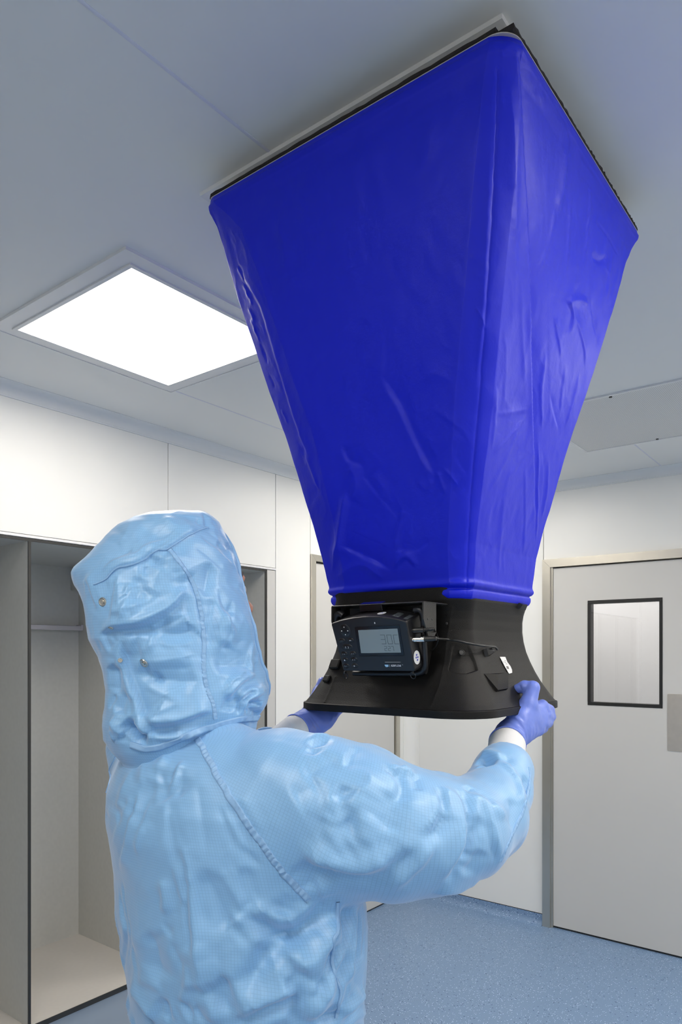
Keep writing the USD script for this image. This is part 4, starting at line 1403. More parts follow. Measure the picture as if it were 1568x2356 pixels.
M['cloth'] = mat('blue_grid_polyester', {
    'uv': ('attribute', dict(attribute='st')), 's': ('separate_xyz', {}),
    'mu': ('math', dict(math_type='multiply', value2=1 / .0042)), 'mv': ('math', dict(math_type='multiply', value2=1 / .0042)),
    'fu': ('math', dict(math_type='fraction')), 'fv': ('math', dict(math_type='fraction')),
    'lu': ('math', dict(math_type='less_than', value2=0.16)), 'lv': ('math', dict(math_type='less_than', value2=0.16)),
    'mx': ('math', dict(math_type='maximum')), 'k': ('math', dict(math_type='multiply', value2=0.28)),
    'c': ('mix_color', dict(a=(0.26, 0.52, 0.84), b=(0.13, 0.29, 0.54))),
    'g': ('texture_coordinate', {}), 'n': ('noise_texture', dict(scale=30.0, detail=3.0, roughness=0.5)), 'b': ('bump', dict(strength=0.10, distance=0.0035)),
    'p': ('principled_bsdf', dict(roughness=0.43, specular_ior_level=0.75, sheen_weight=0.45, sheen_roughness=0.45, sheen_tint=(1.0, 0.95, 0.97)))},
    [('uv.vector', 's.vector'), ('s.x', 'mu.value1'), ('s.y', 'mv.value1'), ('mu.value', 'fu.value1'), ('mv.value', 'fv.value1'), ('fu.value', 'lu.value1'), ('fv.value', 'lv.value1'),
     ('lu.value', 'mx.value1'), ('lv.value', 'mx.value2'), ('mx.value', 'k.value1'), ('k.value', 'c.fac'), ('c.result', 'p.base_color'),
     ('g.object', 'n.vector'), ('n.fac', 'b.height'), ('b.normal', 'p.normal')])
M['tape'] = plain('blue_seam_tape', (0.30, 0.52, 0.82), 0.45, bump=0.2, bscale=250.0)
M['glove'] = plain('blue_nitrile', (0.17, 0.25, 0.74), 0.38, noise=0.05, scale=25, bump=0.12, bscale=160.0, subsurface_weight=0.05, subsurface_scale=0.004)
M['undersleeve'] = plain('white_knit', (0.80, 0.80, 0.80), 0.7, bump=0.2, bscale=900)
M['skin'] = plain('skin', (0.55, 0.27, 0.18), 0.5, noise=0.05, scale=30)
M['eyewhite'] = plain('eye_white', (0.75, 0.73, 0.70), 0.25)
M['iris'] = plain('brown_iris', (0.05, 0.025, 0.015), 0.2)
M['brow'] = plain('dark_brow', (0.03, 0.018, 0.012), 0.8)
M['boot'] = plain('white_overboot', (0.70, 0.72, 0.76), 0.55, bump=0.2, bscale=60)

pe_base = to_world(np.array([*HIP, 0.0]))
pe = thing('person', pe_base, 'person in pale blue hooded cleanroom coverall and blue gloves, seen from behind, holding the funnel', 'person')

def drape(v0, vt, f, n0, dirs, active, iters=120, keep=0.06, bend=0.022, keep_t=0.09):
    """lets the folded cloth find its own lie: edges want their cut length (v0 stretched along dirs), the surface resists sharp
    bending and is held softly to where the folds put it; only active vertices move"""
    e = np.vstack([f[:, [0, 1]], f[:, [1, 2]], f[:, [2, 0]]])
    e = np.unique(np.sort(e, 1), axis=0)
    e = e[active[e].any(1)]
    a, b = e.T
    d0 = v0[b] - v0[a]
    L = np.linalg.norm(d0, axis=1)
    u = d0 / np.maximum(L, 1e-9)[:, None]
    ex = sum(((u * dv[a]).sum(1) ** 2) * s[a] for dv, s in dirs)
    L = L * (1 + ex)
    n = len(v0)
    deg = np.maximum(np.bincount(a, minlength=n) + np.bincount(b, minlength=n), 1).astype(float)
    from scipy.sparse import coo_matrix
    A = coo_matrix((np.ones(2 * len(a)), (np.r_[a, b], np.r_[b, a])), shape=(n, n)).tocsr()
    inc = coo_matrix((np.r_[np.ones(len(a)), -np.ones(len(a))], (np.r_[a, b], np.r_[np.arange(len(a)), np.arange(len(a))])), shape=(n, len(a))).tocsr()
    x, act, prev = vt.copy(), active[:, None], vt.copy()
    for it in range(iters):
        y = x + 0.85 * (x - prev) * (it > 2)
        prev = x
        x = y
        d = x[b] - x[a]
        l = np.linalg.norm(d, axis=1)
        c = d * (0.5 * (l - L) / np.maximum(l, 1e-9))[:, None]
        x = x + (inc @ c) * (1.4 / deg)[:, None]
        lap = (A @ x) / deg[:, None] - x
        lap2 = (A @ lap) / deg[:, None] - lap
        x = x - bend * lap2
        off = vt - x
        on = (off * n0).sum(1)[:, None] * n0
        x = x + keep * on + keep_t * (off - on)
        x = np.where(act, x, vt)
    return x


# ---- coverall
cvl, cf = surface_nets(coverall_sdf, (-.62, .80, .06), (.42, 1.72, 1.56), 0.0042)
cvl = smooth_mesh(cvl, cf, 6)
cv_ = to_world(cvl)
rc = Relief(cv_, cf)
C = rc.fold


def m5(*p):
    return [(200 + x / 2.24, 1650 + y / 2.24) for x, y in p]


def m6(*p):
    return [(850 + x / 3.484, 1650 + y / 3.484) for x, y in p]


def m7(*p):
    return [(180 + x / 3.5636, 1980 + y / 3.5636) for x, y in p]


def m8(*p):
    return [(520 + x / 4.126, 2000 + y / 4.126) for x, y in p]


def m2(*p):
    return [(560 + x / 3.92, 1640 + y / 3.92) for x, y in p]


def m1(*p):
    return [(200 + x / 3.733, 1640 + y / 3.733) for x, y in p]


for pts, a, w_, kd in [
    # upper back
    (m1((650, 480), (640, 650), (665, 770)), -.004, .012, 'r'), (m1((820, 400), (740, 540), (670, 700)), .006, .010, 'f'), (m1((930, 560), (955, 800), (990, 1080), (1010, 1340)), -.0030, .0055, 'f'),
    (m1((440, 640), (380, 880), (320, 1150), (270, 1340)), .005, .018, 'f'), (m1((700, 780), (680, 950), (720, 1180), (740, 1340)), -.003, .010, 'f'), (m1((790, 1130), (830, 1250), (870, 1344)), .004, .008, 'f'),
    (m1((150, 800), (250, 860), (270, 1000)), -.003, .012, 'f'), (m1((400, 330), (390, 440), (470, 440)), -.002, .006, 'f'), (m1((500, 380), (480, 500), (470, 640)), .002, .010, 'r'),
    (m1((700, 380), (640, 420), (600, 520)), .003, .014, 'r'), (m1((820, 540), (790, 640), (800, 740)), -.003, .012, 'r'), (m1((1180, 760), (1240, 900), (1330, 1060), (1400, 1200)), -.003, .014, 'f'),
    (m1((560, 560), (480, 760), (420, 1000)), -.005, .028, 'r'), (m1((1290, 1180), (1380, 1260), (1480, 1344)), -.004, .010, 'f'),
    # lower back
    (m7((860, -20), (900, 150), (915, 350), (930, 560), (952, 700), (975, 850)), .0065, .016, 'f'), (m7((765, 0), (815, 230), (890, 420)), .0035, .008, 'f'), (m7((1030, 60), (1080, 240), (1190, 480), (1250, 560)), -.005, .020, 'r'),
    (m7((670, 510), (720, 580), (780, 640)), -.003, .008, 'f'), (m7((690, 130), (715, 300), (720, 450)), .003, .012, 'r'), (m7((830, 1130), (880, 1240), (935, 1335)), -.0055, .010, 'f'),
    (m7((950, 1210), (985, 1330)), -.005, .009, 'f'), (m7((430, 1040), (540, 1180), (640, 1335)), .009, .020, 'f'), (m7((1240, 560), (1320, 640), (1395, 720)), -.004, .007, 'f'),
    (m7((1230, 430), (1310, 490), (1370, 480)), .004, .007, 'r'), (m7((1370, 480), (1470, 520), (1565, 562)), -.005, .007, 'f'), (m7((1430, 470), (1540, 370)), .005, .007, 'r'),
    (m7((1180, 940), (1210, 1100), (1190, 1260)), -.006, .018, 'r'), (m7((960, 640), (1000, 880), (1030, 1100)), .005, .020, 'r'), (m7((560, 560), (620, 800), (660, 1000)), -.005, .030, 'r'),
    (m7((920, 880), (850, 1080), (830, 1180)), .004, .012, 'f'), (m7((1300, 60), (1340, 260), (1400, 440)), -.004, .012, 'f'), (m7((330, 150), (345, 400), (375, 600), (368, 800), (375, 1000)), -.0045, .010, 'f'),
    (m7((700, 1120), (720, 1240), (730, 1335)), -.004, .012, 'r'), (m7((1100, 1100), (1110, 1335)), .004, .014, 'r'),
    # folds fanning out of the armpit
    (m8((250, 440), (450, 525), (620, 560), (750, 510), (880, 420), (990, 330)), .009, .015, 'f'), (m8((170, 480), (400, 565), (560, 610), (720, 580)), -.007, .011, 'r'),
    (m8((1010, 350), (850, 560), (650, 690), (450, 800), (330, 940), (220, 1090), (160, 1210)), -.012, .018, 'r'), (m8((1035, 400), (980, 600), (850, 770), (720, 890), (660, 970)), .011, .020, 'r'),
    (m8((560, 790), (700, 700), (800, 640)), -.005, .010, 'f'), (m8((1010, 640), (940, 860), (860, 1020), (760, 1270)), -.011, .014, 'f'), (m8((965, 890), (910, 1100), (830, 1300), (790, 1450)), .010, .018, 'r'),
    (m8((80, 1450), (300, 1310), (600, 1185), (640, 1150)), .012, .028, 'f'), (m8((400, 290), (560, 400), (720, 445), (870, 370), (960, 310)), -.006, .013, 'r'), (m8((480, 900), (540, 990), (590, 1045)), .005, .008, 'r'),
    (m8((240, 740), (290, 880), (280, 980)), -.005, .012, 'f'), (m8((600, 1200), (640, 1320), (580, 1400)), -.006, .013, 'r'), (m8((540, 800), (640, 860), (660, 960)), .004, .010, 'r'),
    (m8((1190, 320), (1205, 600), (1165, 900), (1115, 1110)), .007, .014, 'r'), (m8((1120, 320), (1130, 560), (1080, 800)), -.005, .012, 'r'), (m8((1260, 320), (1250, 700), (1230, 1000)), -.006, .018, 'r'),
    (m8((1060, 1450), (1180, 1330), (1270, 1230), (1300, 1060)), .010, .016, 'f'), (m8((830, 1469), (1000, 1420), (1090, 1340)), -.010, .012, 'f'), (m8((880, 1380), (960, 1200), (960, 1000)), .004, .020, 'r'),
    # shoulder and upper sleeve
    (m2((120, 190), (300, 240), (450, 270), (560, 320), (640, 372), (720, 388), (830, 365)), -.0028, .0055, 'f'), (m2((560, 258), (640, 262), (700, 246), (770, 222)), -.0075, .010, 'r'), (m2((600, 215), (700, 205), (790, 215)), .003, .011, 'r'),
    (m2((620, 300), (640, 360)), -.006, .010, 'r'), (m2((1030, 285), (970, 345), (935, 400), (890, 540)), -.0065, .012, 'f'), (m2((930, 450), (1130, 490), (1390, 600)), -.0025, .0055, 'f'),
    (m2((1120, 500), (1095, 570), (1085, 650), (1000, 620)), .005, .012, 'f'), (m2((1280, 430), (1300, 520), (1390, 600), (1385, 720), (1392, 850)), -.009, .012, 'f'), (m2((1300, 520), (1370, 500), (1420, 540)), .006, .009, 'r'),
    (m2((880, 610), (830, 740), (770, 900), (740, 1030)), -.006, .020, 'f'), (m2((855, 740), (820, 880), (790, 1035)), .005, .010, 'r'), (m2((720, 600), (560, 700), (420, 760)), -.003, .022, 'r'),
    (m2((880, 380), (700, 480), (500, 560)), -.0045, .022, 'r'), (m2((900, 950), (960, 1010), (1050, 1020)), -.006, .018, 'r'), (m2((960, 720), (1000, 780), (900, 860)), .004, .014, 'r'),
    (m2((470, 1190), (640, 1270), (800, 1340), (950, 1385), (1100, 1390), (1300, 1320), (1568, 1130)), .013, .022, 'r'), (m2((480, 1330), (750, 1425), (1100, 1475), (1400, 1340), (1568, 1230)), -.009, .018, 'r'),
    (m2((700, 1080), (800, 1160), (850, 1290)), .005, .014, 'f'), (m2((660, 1490), (680, 1600), (720, 1680)), .006, .010, 'f'), (m2((820, 1280), (900, 1230), (1000, 1210)), -.004, .016, 'r'),
    (m2((1380, 700), (1320, 900), (1260, 1100)), -.004, .018, 'r'), (m2((1150, 900), (1130, 1050), (1080, 1200)), .003, .016, 'r'), (m2((460, 1360), (560, 1480), (640, 1620)), -.004, .014, 'r'),
    # elbow and forearm
    (m6((515, 535), (565, 660), (572, 760), (520, 880), (380, 965)), -.0095, .016, 'f'), (m6((600, 540), (640, 680), (610, 830)), .004, .012, 'r'),
    (m6((650, 520), (740, 650), (795, 830), (785, 1000), (740, 1130), (640, 1270), (560, 1325)), -.0100, .017, 'f'), (m6((840, 600), (860, 720), (850, 840)), .006, .016, 'r'),
    (m6((895, 848), (850, 885), (812, 960), (775, 1090), (725, 1185)), -.0065, .010, 'f'), (m6((820, 590), (900, 720), (970, 900), (1010, 1080), (1022, 1230)), .0065, .011, 'f'),
    (m6((950, 700), (1040, 760), (1080, 820)), .004, .012, 'r'), (m6((960, 1050), (1000, 1100), (1010, 1180)), -.004, .008, 'f'), (m6((180, 1410), (330, 1285), (450, 1160), (560, 1010)), .006, .016, 'f'),
    (m6((840, 405), (900, 400), (960, 385), (1030, 355)), -.010, .010, 'f'), (m6((860, 350), (930, 335), (1010, 355)), -.013, .011, 'r'), (m6((900, 290), (970, 300), (1060, 330)), .007, .010, 'r'),
    (m6((1000, 340), (1110, 410), (1180, 510), (1195, 620), (1180, 700)), .0070, .011, 'f'), (m6((840, 600), (800, 560), (760, 570)), -.007, .010, 'f'), (m6((1060, 300), (1160, 400), (1210, 500)), -.004, .010, 'r'),
    (m6((1230, 440), (1260, 560), (1250, 640)), -.006, .011, 'r'), (m6((1120, 640), (1150, 760), (1120, 900)), -.003, .012, 'r'), (m6((900, 1060), (850, 1180), (760, 1290)), -.004, .016, 'r'),
    (m6((330, 420), (350, 520), (360, 580)), -.005, .010, 'f'), (m6((250, 420), (300, 430), (335, 480)), .006, .009, 'r'), (m6((500, 1400), (700, 1380), (900, 1300)), .004, .012, 'r')]:
    slv = np.mean([q[0] for q in pts]) > 640 and np.mean([q[1] for q in pts]) < 2075
    (rc.fold if slv else rc.folds)(pts, a * ((1.6 if slv else 1.95) if w_ > .006 else 1.2), w_, kd)
# the unseen side: soft folds from noise, stretched downwards on body and legs
pw, _ = project(cv_)
hid = np.clip(0.5 - np.einsum('ij,ij->i', rc.n, (CAM - cv_) / np.linalg.norm(CAM - cv_, axis=1)[:, None]) * 4, 0, 1)
hid = np.maximum(hid, np.clip((0.97 - cvl[:, 2]) / .05, 0, 1))
nz = meshkit.fbm(cv_ * np.array([13, 13, 5]), 3, seed=21) - .5
nz2 = meshkit.fbm(cv_ * np.array([34, 34, 26]), 3, seed=22) - .5
nz3 = 1 - np.abs(2 * meshkit.fbm(cv_ * np.array([18, 18, 12]) + nz[:, None], 2, seed=23) - 1)
nuv = np.zeros((len(cv_), 2))
cvn = cv_ + rc.n * (rc.h + 0.020 * nz * hid + .0014 * nz2 + 0.0010 * (nz3 - .8))[:, None]
cvn = smooth_mesh(cvn, cf, 2, .5, -.5)
zup = np.array([0, 0, 1.0])
around = np.cross(zup, rc.n)
around /= np.linalg.norm(around, axis=1, keepdims=True) + 1e-9
sl_d, sl_dir, sl_s = np.full(len(cvl), 1e9), np.zeros_like(cvl), np.zeros(len(cvl))
for k in range(len(R_SLEEVE) - 1):
    a_, b_ = R_SLEEVE[k][0], R_SLEEVE[k + 1][0]
    ab = b_ - a_
    t = np.clip(((cvl - a_) @ ab) / (ab @ ab), 0, 1)
    dd = np.linalg.norm(cvl - a_ - t[:, None] * ab, axis=1) - R_SLEEVE[k][1]
    m = dd < sl_d
    sl_d[m], sl_dir[m], sl_s[m] = dd[m], to_world(ab / np.linalg.norm(ab)), k + t[m]
arm = np.clip((.045 - sl_d) / .03, 0, 1) * np.clip(sl_s - .6, 0, 1)
elbow = np.exp(-((sl_s - 6.6) / 1.7) ** 2)
across = np.cross(sl_dir, rc.n)
across /= np.linalg.norm(across, axis=1, keepdims=True) + 1e-9
low = np.clip((1.30 - cvl[:, 2]) / .25, 0, 1)
dirs = [(around, (1 - arm) * (.035 + .02 * low)), (np.broadcast_to(zup, around.shape), (1 - arm) * (.005 + .03 * low)), (sl_dir, arm * (.025 + .05 * elbow)), (across, arm * .03)]
seed_ = (meshkit.fbm(cv_ * 22, 2, seed=51) - .5)[:, None] * rc.n * .002
active = cvl[:, 2] > .9
cvn = drape(cv_, cvn + seed_ * active[:, None], cf, rc.n, dirs, active, 100)


# cloth coordinates in metres: round the body and up it, along and round the sleeves
def axis_uv(p, joints):
    best = np.full(len(p), 1e9)
    num, den, cs_ = np.zeros(len(p)), np.zeros(len(p)), np.zeros((len(p), 2))
    s0 = 0.0
    ref = np.array([0.3, -.9, .35])
    for k, ((a, ra), (b, rb)) in enumerate(zip(joints, joints[1:])):
        ab = b - a
        L = np.linalg.norm(ab)
        tt = ((p - a) @ ab) / (ab @ ab)
        t = np.clip(tt, 0, 1)
        q = p - a - t[:, None] * ab
        dist = np.linalg.norm(q, axis=1)
        best = np.minimum(best, dist - (ra + (rb - ra) * t))
        tu = np.clip(tt, -8 if k == 0 else -.6, 8 if k == len(joints) - 2 else 1.6)
        q = p - a - tt[:, None] * ab
        e1 = ref - (ref @ ab) * ab / L ** 2
        e1 /= np.linalg.norm(e1)
        e2 = np.cross(ab / L, e1)
        u = np.stack([q @ e1, q @ e2], 1)
        u /= np.linalg.norm(u, axis=1, keepdims=True) + 1e-9
        wgt = np.exp(-((np.clip(np.abs(tt - .5) - .5, 0, 9) * L) / .03)) * L
        num += wgt * (s0 + tu * L)
        cs_ += wgt[:, None] * u
        den += wgt
        s0 += L
    return best, np.stack([np.arctan2(cs_[:, 1], cs_[:, 0]) * .095, num / np.maximum(den, 1e-12)], 1)


ang = np.arctan2((cvl[:, 0] - np.interp(cvl[:, 2], TZ, TX)) * PR[0] + (cvl[:, 1] - TORSO_D) * PR[1], -((cvl[:, 0] - np.interp(cvl[:, 2], TZ, TX)) * PF[0] + (cvl[:, 1] - TORSO_D) * PF[1]))
uvt = np.stack([ang * .205, cvl[:, 2]], 1)
dr, uvr = axis_uv(cvl, R_SLEEVE)
dl_, uvl = axis_uv(cvl, L_SLEEVE)
dt = torso(cvl)
# the right sleeve begins at the raglan seam: a line across the picture from the collar to the armpit
pxy, _ = project(cv_)
sx = np.interp(pxy[:, 1], [1640, 1690, 1739, 1793, 1851, 1904, 1954, 2003, 2043, 2072], [430, 450, 477, 504, 539, 575, 611, 646, 682, 714])
isr = (pxy[:, 0] > sx) & (dr < .05) & (pxy[:, 1] < 2075 + 0 * sx) & (dr < dt + .12)
isl = (dl_ < dt) & ~isr
uvc = np.where(isr[:, None], uvr, np.where(isl[:, None], uvl, uvt))
cov = obj('coverall', (cvn, cf), 'cloth', pe, smooth=True, uv=uvc, label='pale blue coverall with fine dark grid')
rc2 = Relief(cvn, cf)


def seam(rel, pts, width, parent, pucker=0.0007, name='seam_tape', wave=.0085, lift=.0012):
    q, n = rel.curve(pts, 4.0)
    for _ in range(3):
        q[1:-1] = (q[:-2] + 2 * q[1:-1] + q[2:]) / 4
    L = np.r_[0, np.cumsum(np.linalg.norm(np.diff(q, axis=0), axis=1))]
    m = max(8, int(L[-1] / .0022))
    s = np.linspace(0, L[-1], m)
    q = np.stack([np.interp(s, L, q[:, k]) for k in range(3)], 1)
    n = np.stack([np.interp(s, L, n[:, k]) for k in range(3)], 1)
    t = np.gradient(q, axis=0)
    t /= np.linalg.norm(t, axis=1, keepdims=True)
    side = np.cross(n, t)
    side /= np.linalg.norm(side, axis=1, keepdims=True)
    rg2 = np.random.default_rng(len(pts) * 13 + int(pts[0][0]))
    ph = np.cumsum(rg2.normal(1, .35, m)) * (2 * math.pi * .0022 / wave)
    amp = pucker * (0.6 + 0.8 * meshkit.noise(np.stack([s * 30, s * 0, s * 0], 1), 4))
    rws = []
    for o, hgt, k in ((-.5, -.0025, 0), (-.46, lift, .2), (-.2, lift * 1.1, 1), (.05, lift * 1.1, 1.1), (.3, lift, .8), (.46, lift, .2), (.5, -.0025, 0)):
        rws.append(q + side * (o * width) + n * (hgt + k * amp * np.sin(ph + o * 2.4))[:, None])
    v, f = grid_mesh(np.array(rws).transpose(1, 0, 2), closed=False)
    if np.einsum('ij,ij->i', vnormals(v, f), np.repeat(n, 7, 0)).mean() < 0:
        f = f[:, ::-1]
    return obj(name, (v, f), 'tape', parent, smooth=True)


seam(rc2, m5((560, 88), (620, 200), (680, 320), (760, 450), (840, 570), (920, 680), (1000, 790), (1080, 880), (1150, 943)), .0108, cov, .0016)
seam(rc2, m8((1052, 305), (1062, 560), (1022, 700), (1012, 900), (1050, 1050), (1085, 1150), (1075, 1260), (1040, 1400)), .0055, cov, .0006, wave=.006)
seam(rc2, m5((190, 135), (140, 215), (100, 300), (80, 380)), .004, cov, .0004)
seam(rc2, m6((1275, 400), (1285, 480), (1262, 620), (1225, 760), (1165, 890), (1095, 1050), (1045, 1165)), .006, cov, .0009, wave=.007)

# ---- hood: rows of rings fitted to the outline (y, left, right)
HROWS = np.array([(1177.0, 446, 462), (1179, 420, 470), (1183, 385, 480), (1190, 342, 490), (1200, 310, 500), (1218, 280, 510), (1243, 254, 522), (1269, 234, 536), (1302, 216, 548), (1325, 208, 553), (1353, 206, 559),
                  (1392, 212, 572), (1438, 218, 585), (1472, 224, 589), (1511, 243, 594), (1546, 254, 606), (1585, 259, 615), (1617, 256, 615), (1645, 252, 612), (1668, 256, 606), (1690, 270, 596), (1712, 292, 588), (1735, 300, 585)], float)
CORNER = (1321.0, 30.0, 26.0, 46.0)                       # the pointed fold at the back of the head: row, stick-out, spread up, spread down
HD = 1.19
_h0 = math.hypot(0.86 * PR[0], PF[0])
NT_, NR = 300, 210
th = np.linspace(0, 2 * np.pi, NT_, endpoint=False)
ey = HROWS[:, 0]
tpar = np.r_[0, np.cumsum(np.maximum(np.diff(ey), 5))]
yy = np.interp(np.linspace(0, tpar[-1], NR), tpar, ey)
hrows, huv = [], []
for y in yy:
    l, r = np.interp(y, ey, HROWS[:, 1]), np.interp(y, ey, HROWS[:, 2])
    x0, hw = ((l + r) / 2 - W / 2) / FPX * HD, (r - l) / 2 / FPX * HD
    a = hw / _h0                                           # along the facing direction; 0.86 of it across
    cr_, cf_ = 0.86 * a * np.sin(th), a * np.cos(th)
    xx, dd = cr_ * PR[0] + cf_ * PF[0], cr_ * PR[1] + cf_ * PF[1]
    up, dn = (y - CORNER[0]) / CORNER[2], (y - CORNER[0]) / CORNER[3]
    bump_ = CORNER[1] / FPX * HD * math.exp(-(up if y < CORNER[0] else dn) ** 2)
    xx = xx - bump_ * np.clip(-xx / max(hw, 1e-6), 0, 1) ** 5
    z = CAM_Z + (HORIZON - y) / FPX * HD + 0 * th
    # lower rows tilt so that the collar rises to the front
    k = np.clip((y - 1600) / 110, 0, 1)
    z = z + k * 0.30 * cf_ * 1.0 + k * .012
    hrows.append(np.stack([x0 + xx, HD + dd, z], 1))
    huv.append(np.stack([th * .13, z], 1))
hrows = np.array(hrows)
hv, hf = grid_mesh(hrows)
huv = np.array(huv).reshape(-1, 2)
top = len(hv)
hv = np.vstack([hv, hrows[0].mean(0) + [0, 0, .0008]])
huv = np.vstack([huv, huv[0]])
hf = np.vstack([hf, [[top, (i + 1) % NT_, i] for i in range(NT_)]])
hw_ = to_world(hv)
if np.einsum('ij,ij->i', vnormals(hw_, hf), hw_ - hw_.mean(0)).mean() < 0:
    hf = hf[:, ::-1]
rh = Relief(hw_, hf)
Hf = rh.fold


def mh(*p):
    return [(150 + x / 2.851, 1150 + y / 2.851) for x, y in p]


for pts, a, w_, kd in [
    (mh((185, 555), (260, 520), (340, 440), (430, 425), (520, 385), (590, 330), (660, 320), (720, 285), (800, 235), (880, 195), (935, 180)), .0055, .010, 'f'),
    (mh((895, 85), (912, 130), (918, 185)), -.005, .009, 'f'),
    (mh((680, 320), (740, 400), (800, 480), (850, 580), (870, 660), (890, 760), (905, 860), (910, 960), (905, 1080), (915, 1180), (935, 1260), (970, 1340), (985, 1440)), -.003, .007, 'c'),
    (mh((205, 895), (290, 850), (400, 832), (500, 818), (600, 775), (700, 712), (760, 640), (815, 585)), .013, .016, 'f'), (mh((560, 830), (680, 880), (800, 870), (870, 830)), -.007, .017, 'r'),
    (mh((515, 990), (555, 900), (610, 840)), -.005, .008, 'f'), (mh((470, 520), (420, 660), (370, 820)), .006, .012, 'r'), (mh((330, 480), (320, 640), (310, 820)), .006, .009, 'f'),
    (mh((355, 880), (380, 1070), (430, 1220), (490, 1380), (525, 1470)), -.010, .015, 'f'), (mh((400, 1110), (580, 1160), (750, 1190), (890, 1190)), -.006, .018, 'r'), (mh((430, 1040), (600, 1060), (860, 1010)), .005, .020, 'r'),
    (mh((490, 1385), (560, 1465), (640, 1478), (800, 1440), (900, 1400), (985, 1395)), .011, .015, 'f'), (mh((540, 1530), (640, 1530), (760, 1490)), -.005, .012, 'r'),
    (mh((535, 1625), (470, 1560), (420, 1500), (390, 1430)), -.016, .012, 'r'), (mh((300, 1440), (340, 1500), (380, 1560)), .006, .012, 'r'), (mh((430, 1440), (480, 1500), (510, 1560)), .007, .010, 'r'),
    (mh((1000, 570), (1030, 700), (1085, 810), (1135, 890)), -.0045, .009, 'f'), (mh((940, 1000), (985, 900), (985, 740), (985, 610)), -.006, .014, 'f'), (mh((1040, 700), (1060, 860), (1040, 980)), .006, .020, 'r'),
    (mh((1245, 900), (1210, 990), (1205, 1080), (1250, 1150)), .0055, .010, 'f'), (mh((1050, 1335), (1120, 1230), (1190, 1180), (1255, 1150)), .010, .011, 'f'), (mh((1160, 1420), (1190, 1320), (1250, 1295), (1325, 1240)), .011, .011, 'f'),
    (mh((1215, 1295), (1235, 1380), (1290, 1430)), -.008, .010, 'r'), (mh((1070, 1400), (1090, 1330), (1150, 1290)), -.005, .010, 'r'), (mh((960, 1090), (1100, 1080), (1230, 1080)), -.005, .020, 'r'),
    (mh((810, 590), (785, 720), (830, 870)), -.004, .011, 'f'), (mh((690, 330), (740, 430), (800, 540)), .005, .016, 'r'), (mh((870, 240), (960, 290), (1060, 370), (1110, 420)), -.004, .013, 'f'),
    (mh((960, 400), (940, 520), (920, 650)), -.004, .013, 'r'), (mh((420, 560), (470, 600), (480, 700)), -.004, .018, 'r'), (mh((640, 420), (600, 520), (560, 640)), .004, .020, 'r'),
    (mh((480, 450), (560, 430), (640, 370)), -.005, .011, 'r'), (mh((270, 250), (360, 300), (430, 370)), -.003, .016, 'r'), (mh((480, 150), (600, 230), (680, 290)), -.003, .020, 'r'), (mh((640, 100), (720, 180), (870, 180)), .003, .016, 'r'),
    (mh((115, 500), (160, 560), (180, 640), (215, 740)), .005, .010, 'f'), (mh((230, 870), (260, 930), (300, 1010)), -.006, .011, 'f'), (mh((310, 1060), (330, 1180), (330, 1290)), -.006, .014, 'r'), (mh((390, 1250), (360, 1340), (330, 1400)), -.006, .016, 'r'),
    (mh((1090, 335), (1140, 480), (1175, 620), (1215, 750), (1238, 870)), -.004, .008, 'f'), (mh((620, 1150), (590, 1190)), -.004, .008, 'r'), (mh((1110, 300), (1050, 320), (1000, 260)), -.003, .010, 'r')]:
    rh.folds(pts, a * (1.6 if w_ > .006 else 1.15), w_, kd)
nzh = meshkit.fbm(hw_ * 16, 3, seed=31) - .5
nzh2 = 1 - np.abs(2 * meshkit.fbm(hw_ * 26 + nzh[:, None], 2, seed=33) - 1)
hn_ = hw_ + rh.n * (rh.h + .006 * nzh + .0025 * (nzh2 - .8))[:, None]
# the face opening: an oval cut out of the front
tt_ = np.repeat(np.arange(NR), NT_)
aa_ = np.tile(th, NR)
aa_ = np.where(aa_ > np.pi, aa_ - 2 * np.pi, aa_)
row_y = yy[tt_]
OY, OH, OA = 1415.0, 205.0, math.radians(46)


def oval(a, y):
    return np.abs(a / OA) ** 2.4 + np.abs((y - OY) / OH) ** 2.4


inside_ = np.r_[oval(aa_, row_y) < 1, False]
keep = ~inside_[hf].all(1)
hf_cut = hf[keep]
hd = obj('hood', (hn_, hf_cut), 'cloth', pe, smooth=True, uv=huv, label='pale blue hood with press studs at the back')
# hem round the opening
tl2 = np.linspace(0, 2 * np.pi, 160)
ca = OA * np.sign(np.cos(tl2)) * np.abs(np.cos(tl2)) ** (2 / 2.4)
cy_ = OY + OH * np.sign(np.sin(tl2)) * np.abs(np.sin(tl2)) ** (2 / 2.4)
ri = np.interp(cy_, yy, np.arange(NR))
ci = (ca % (2 * np.pi)) / (2 * np.pi) * NT_
gq = hn_[:-1].reshape(NR, NT_, 3)
i0, c0 = np.clip(ri.astype(int), 0, NR - 2), ci.astype(int) % NT_
fr, fc_ = (ri - i0)[:, None], (ci - np.floor(ci))[:, None]
c1 = (c0 + 1) % NT_
hem = (gq[i0, c0] * (1 - fc_) + gq[i0, c1] * fc_) * (1 - fr) + (gq[i0 + 1, c0] * (1 - fc_) + gq[i0 + 1, c1] * fc_) * fr
obj('face_hem', tube(hem, .0042, 10, caps=False), 'tape', hd, smooth=True)
rh2 = Relief(hn_, hf_cut)
seam(rh2, mh((680, 320), (740, 400), (800, 480), (850, 580), (870, 660), (890, 760), (905, 860), (910, 960), (905, 1080), (915, 1180), (935, 1260), (970, 1340), (985, 1440)), .0075, hd, .0010, wave=.007)
seam(rh2, mh((185, 557), (260, 522), (340, 442), (430, 427), (520, 387), (590, 332), (660, 322), (720, 287), (800, 237), (880, 197), (935, 182)), .0030, hd, .0003)
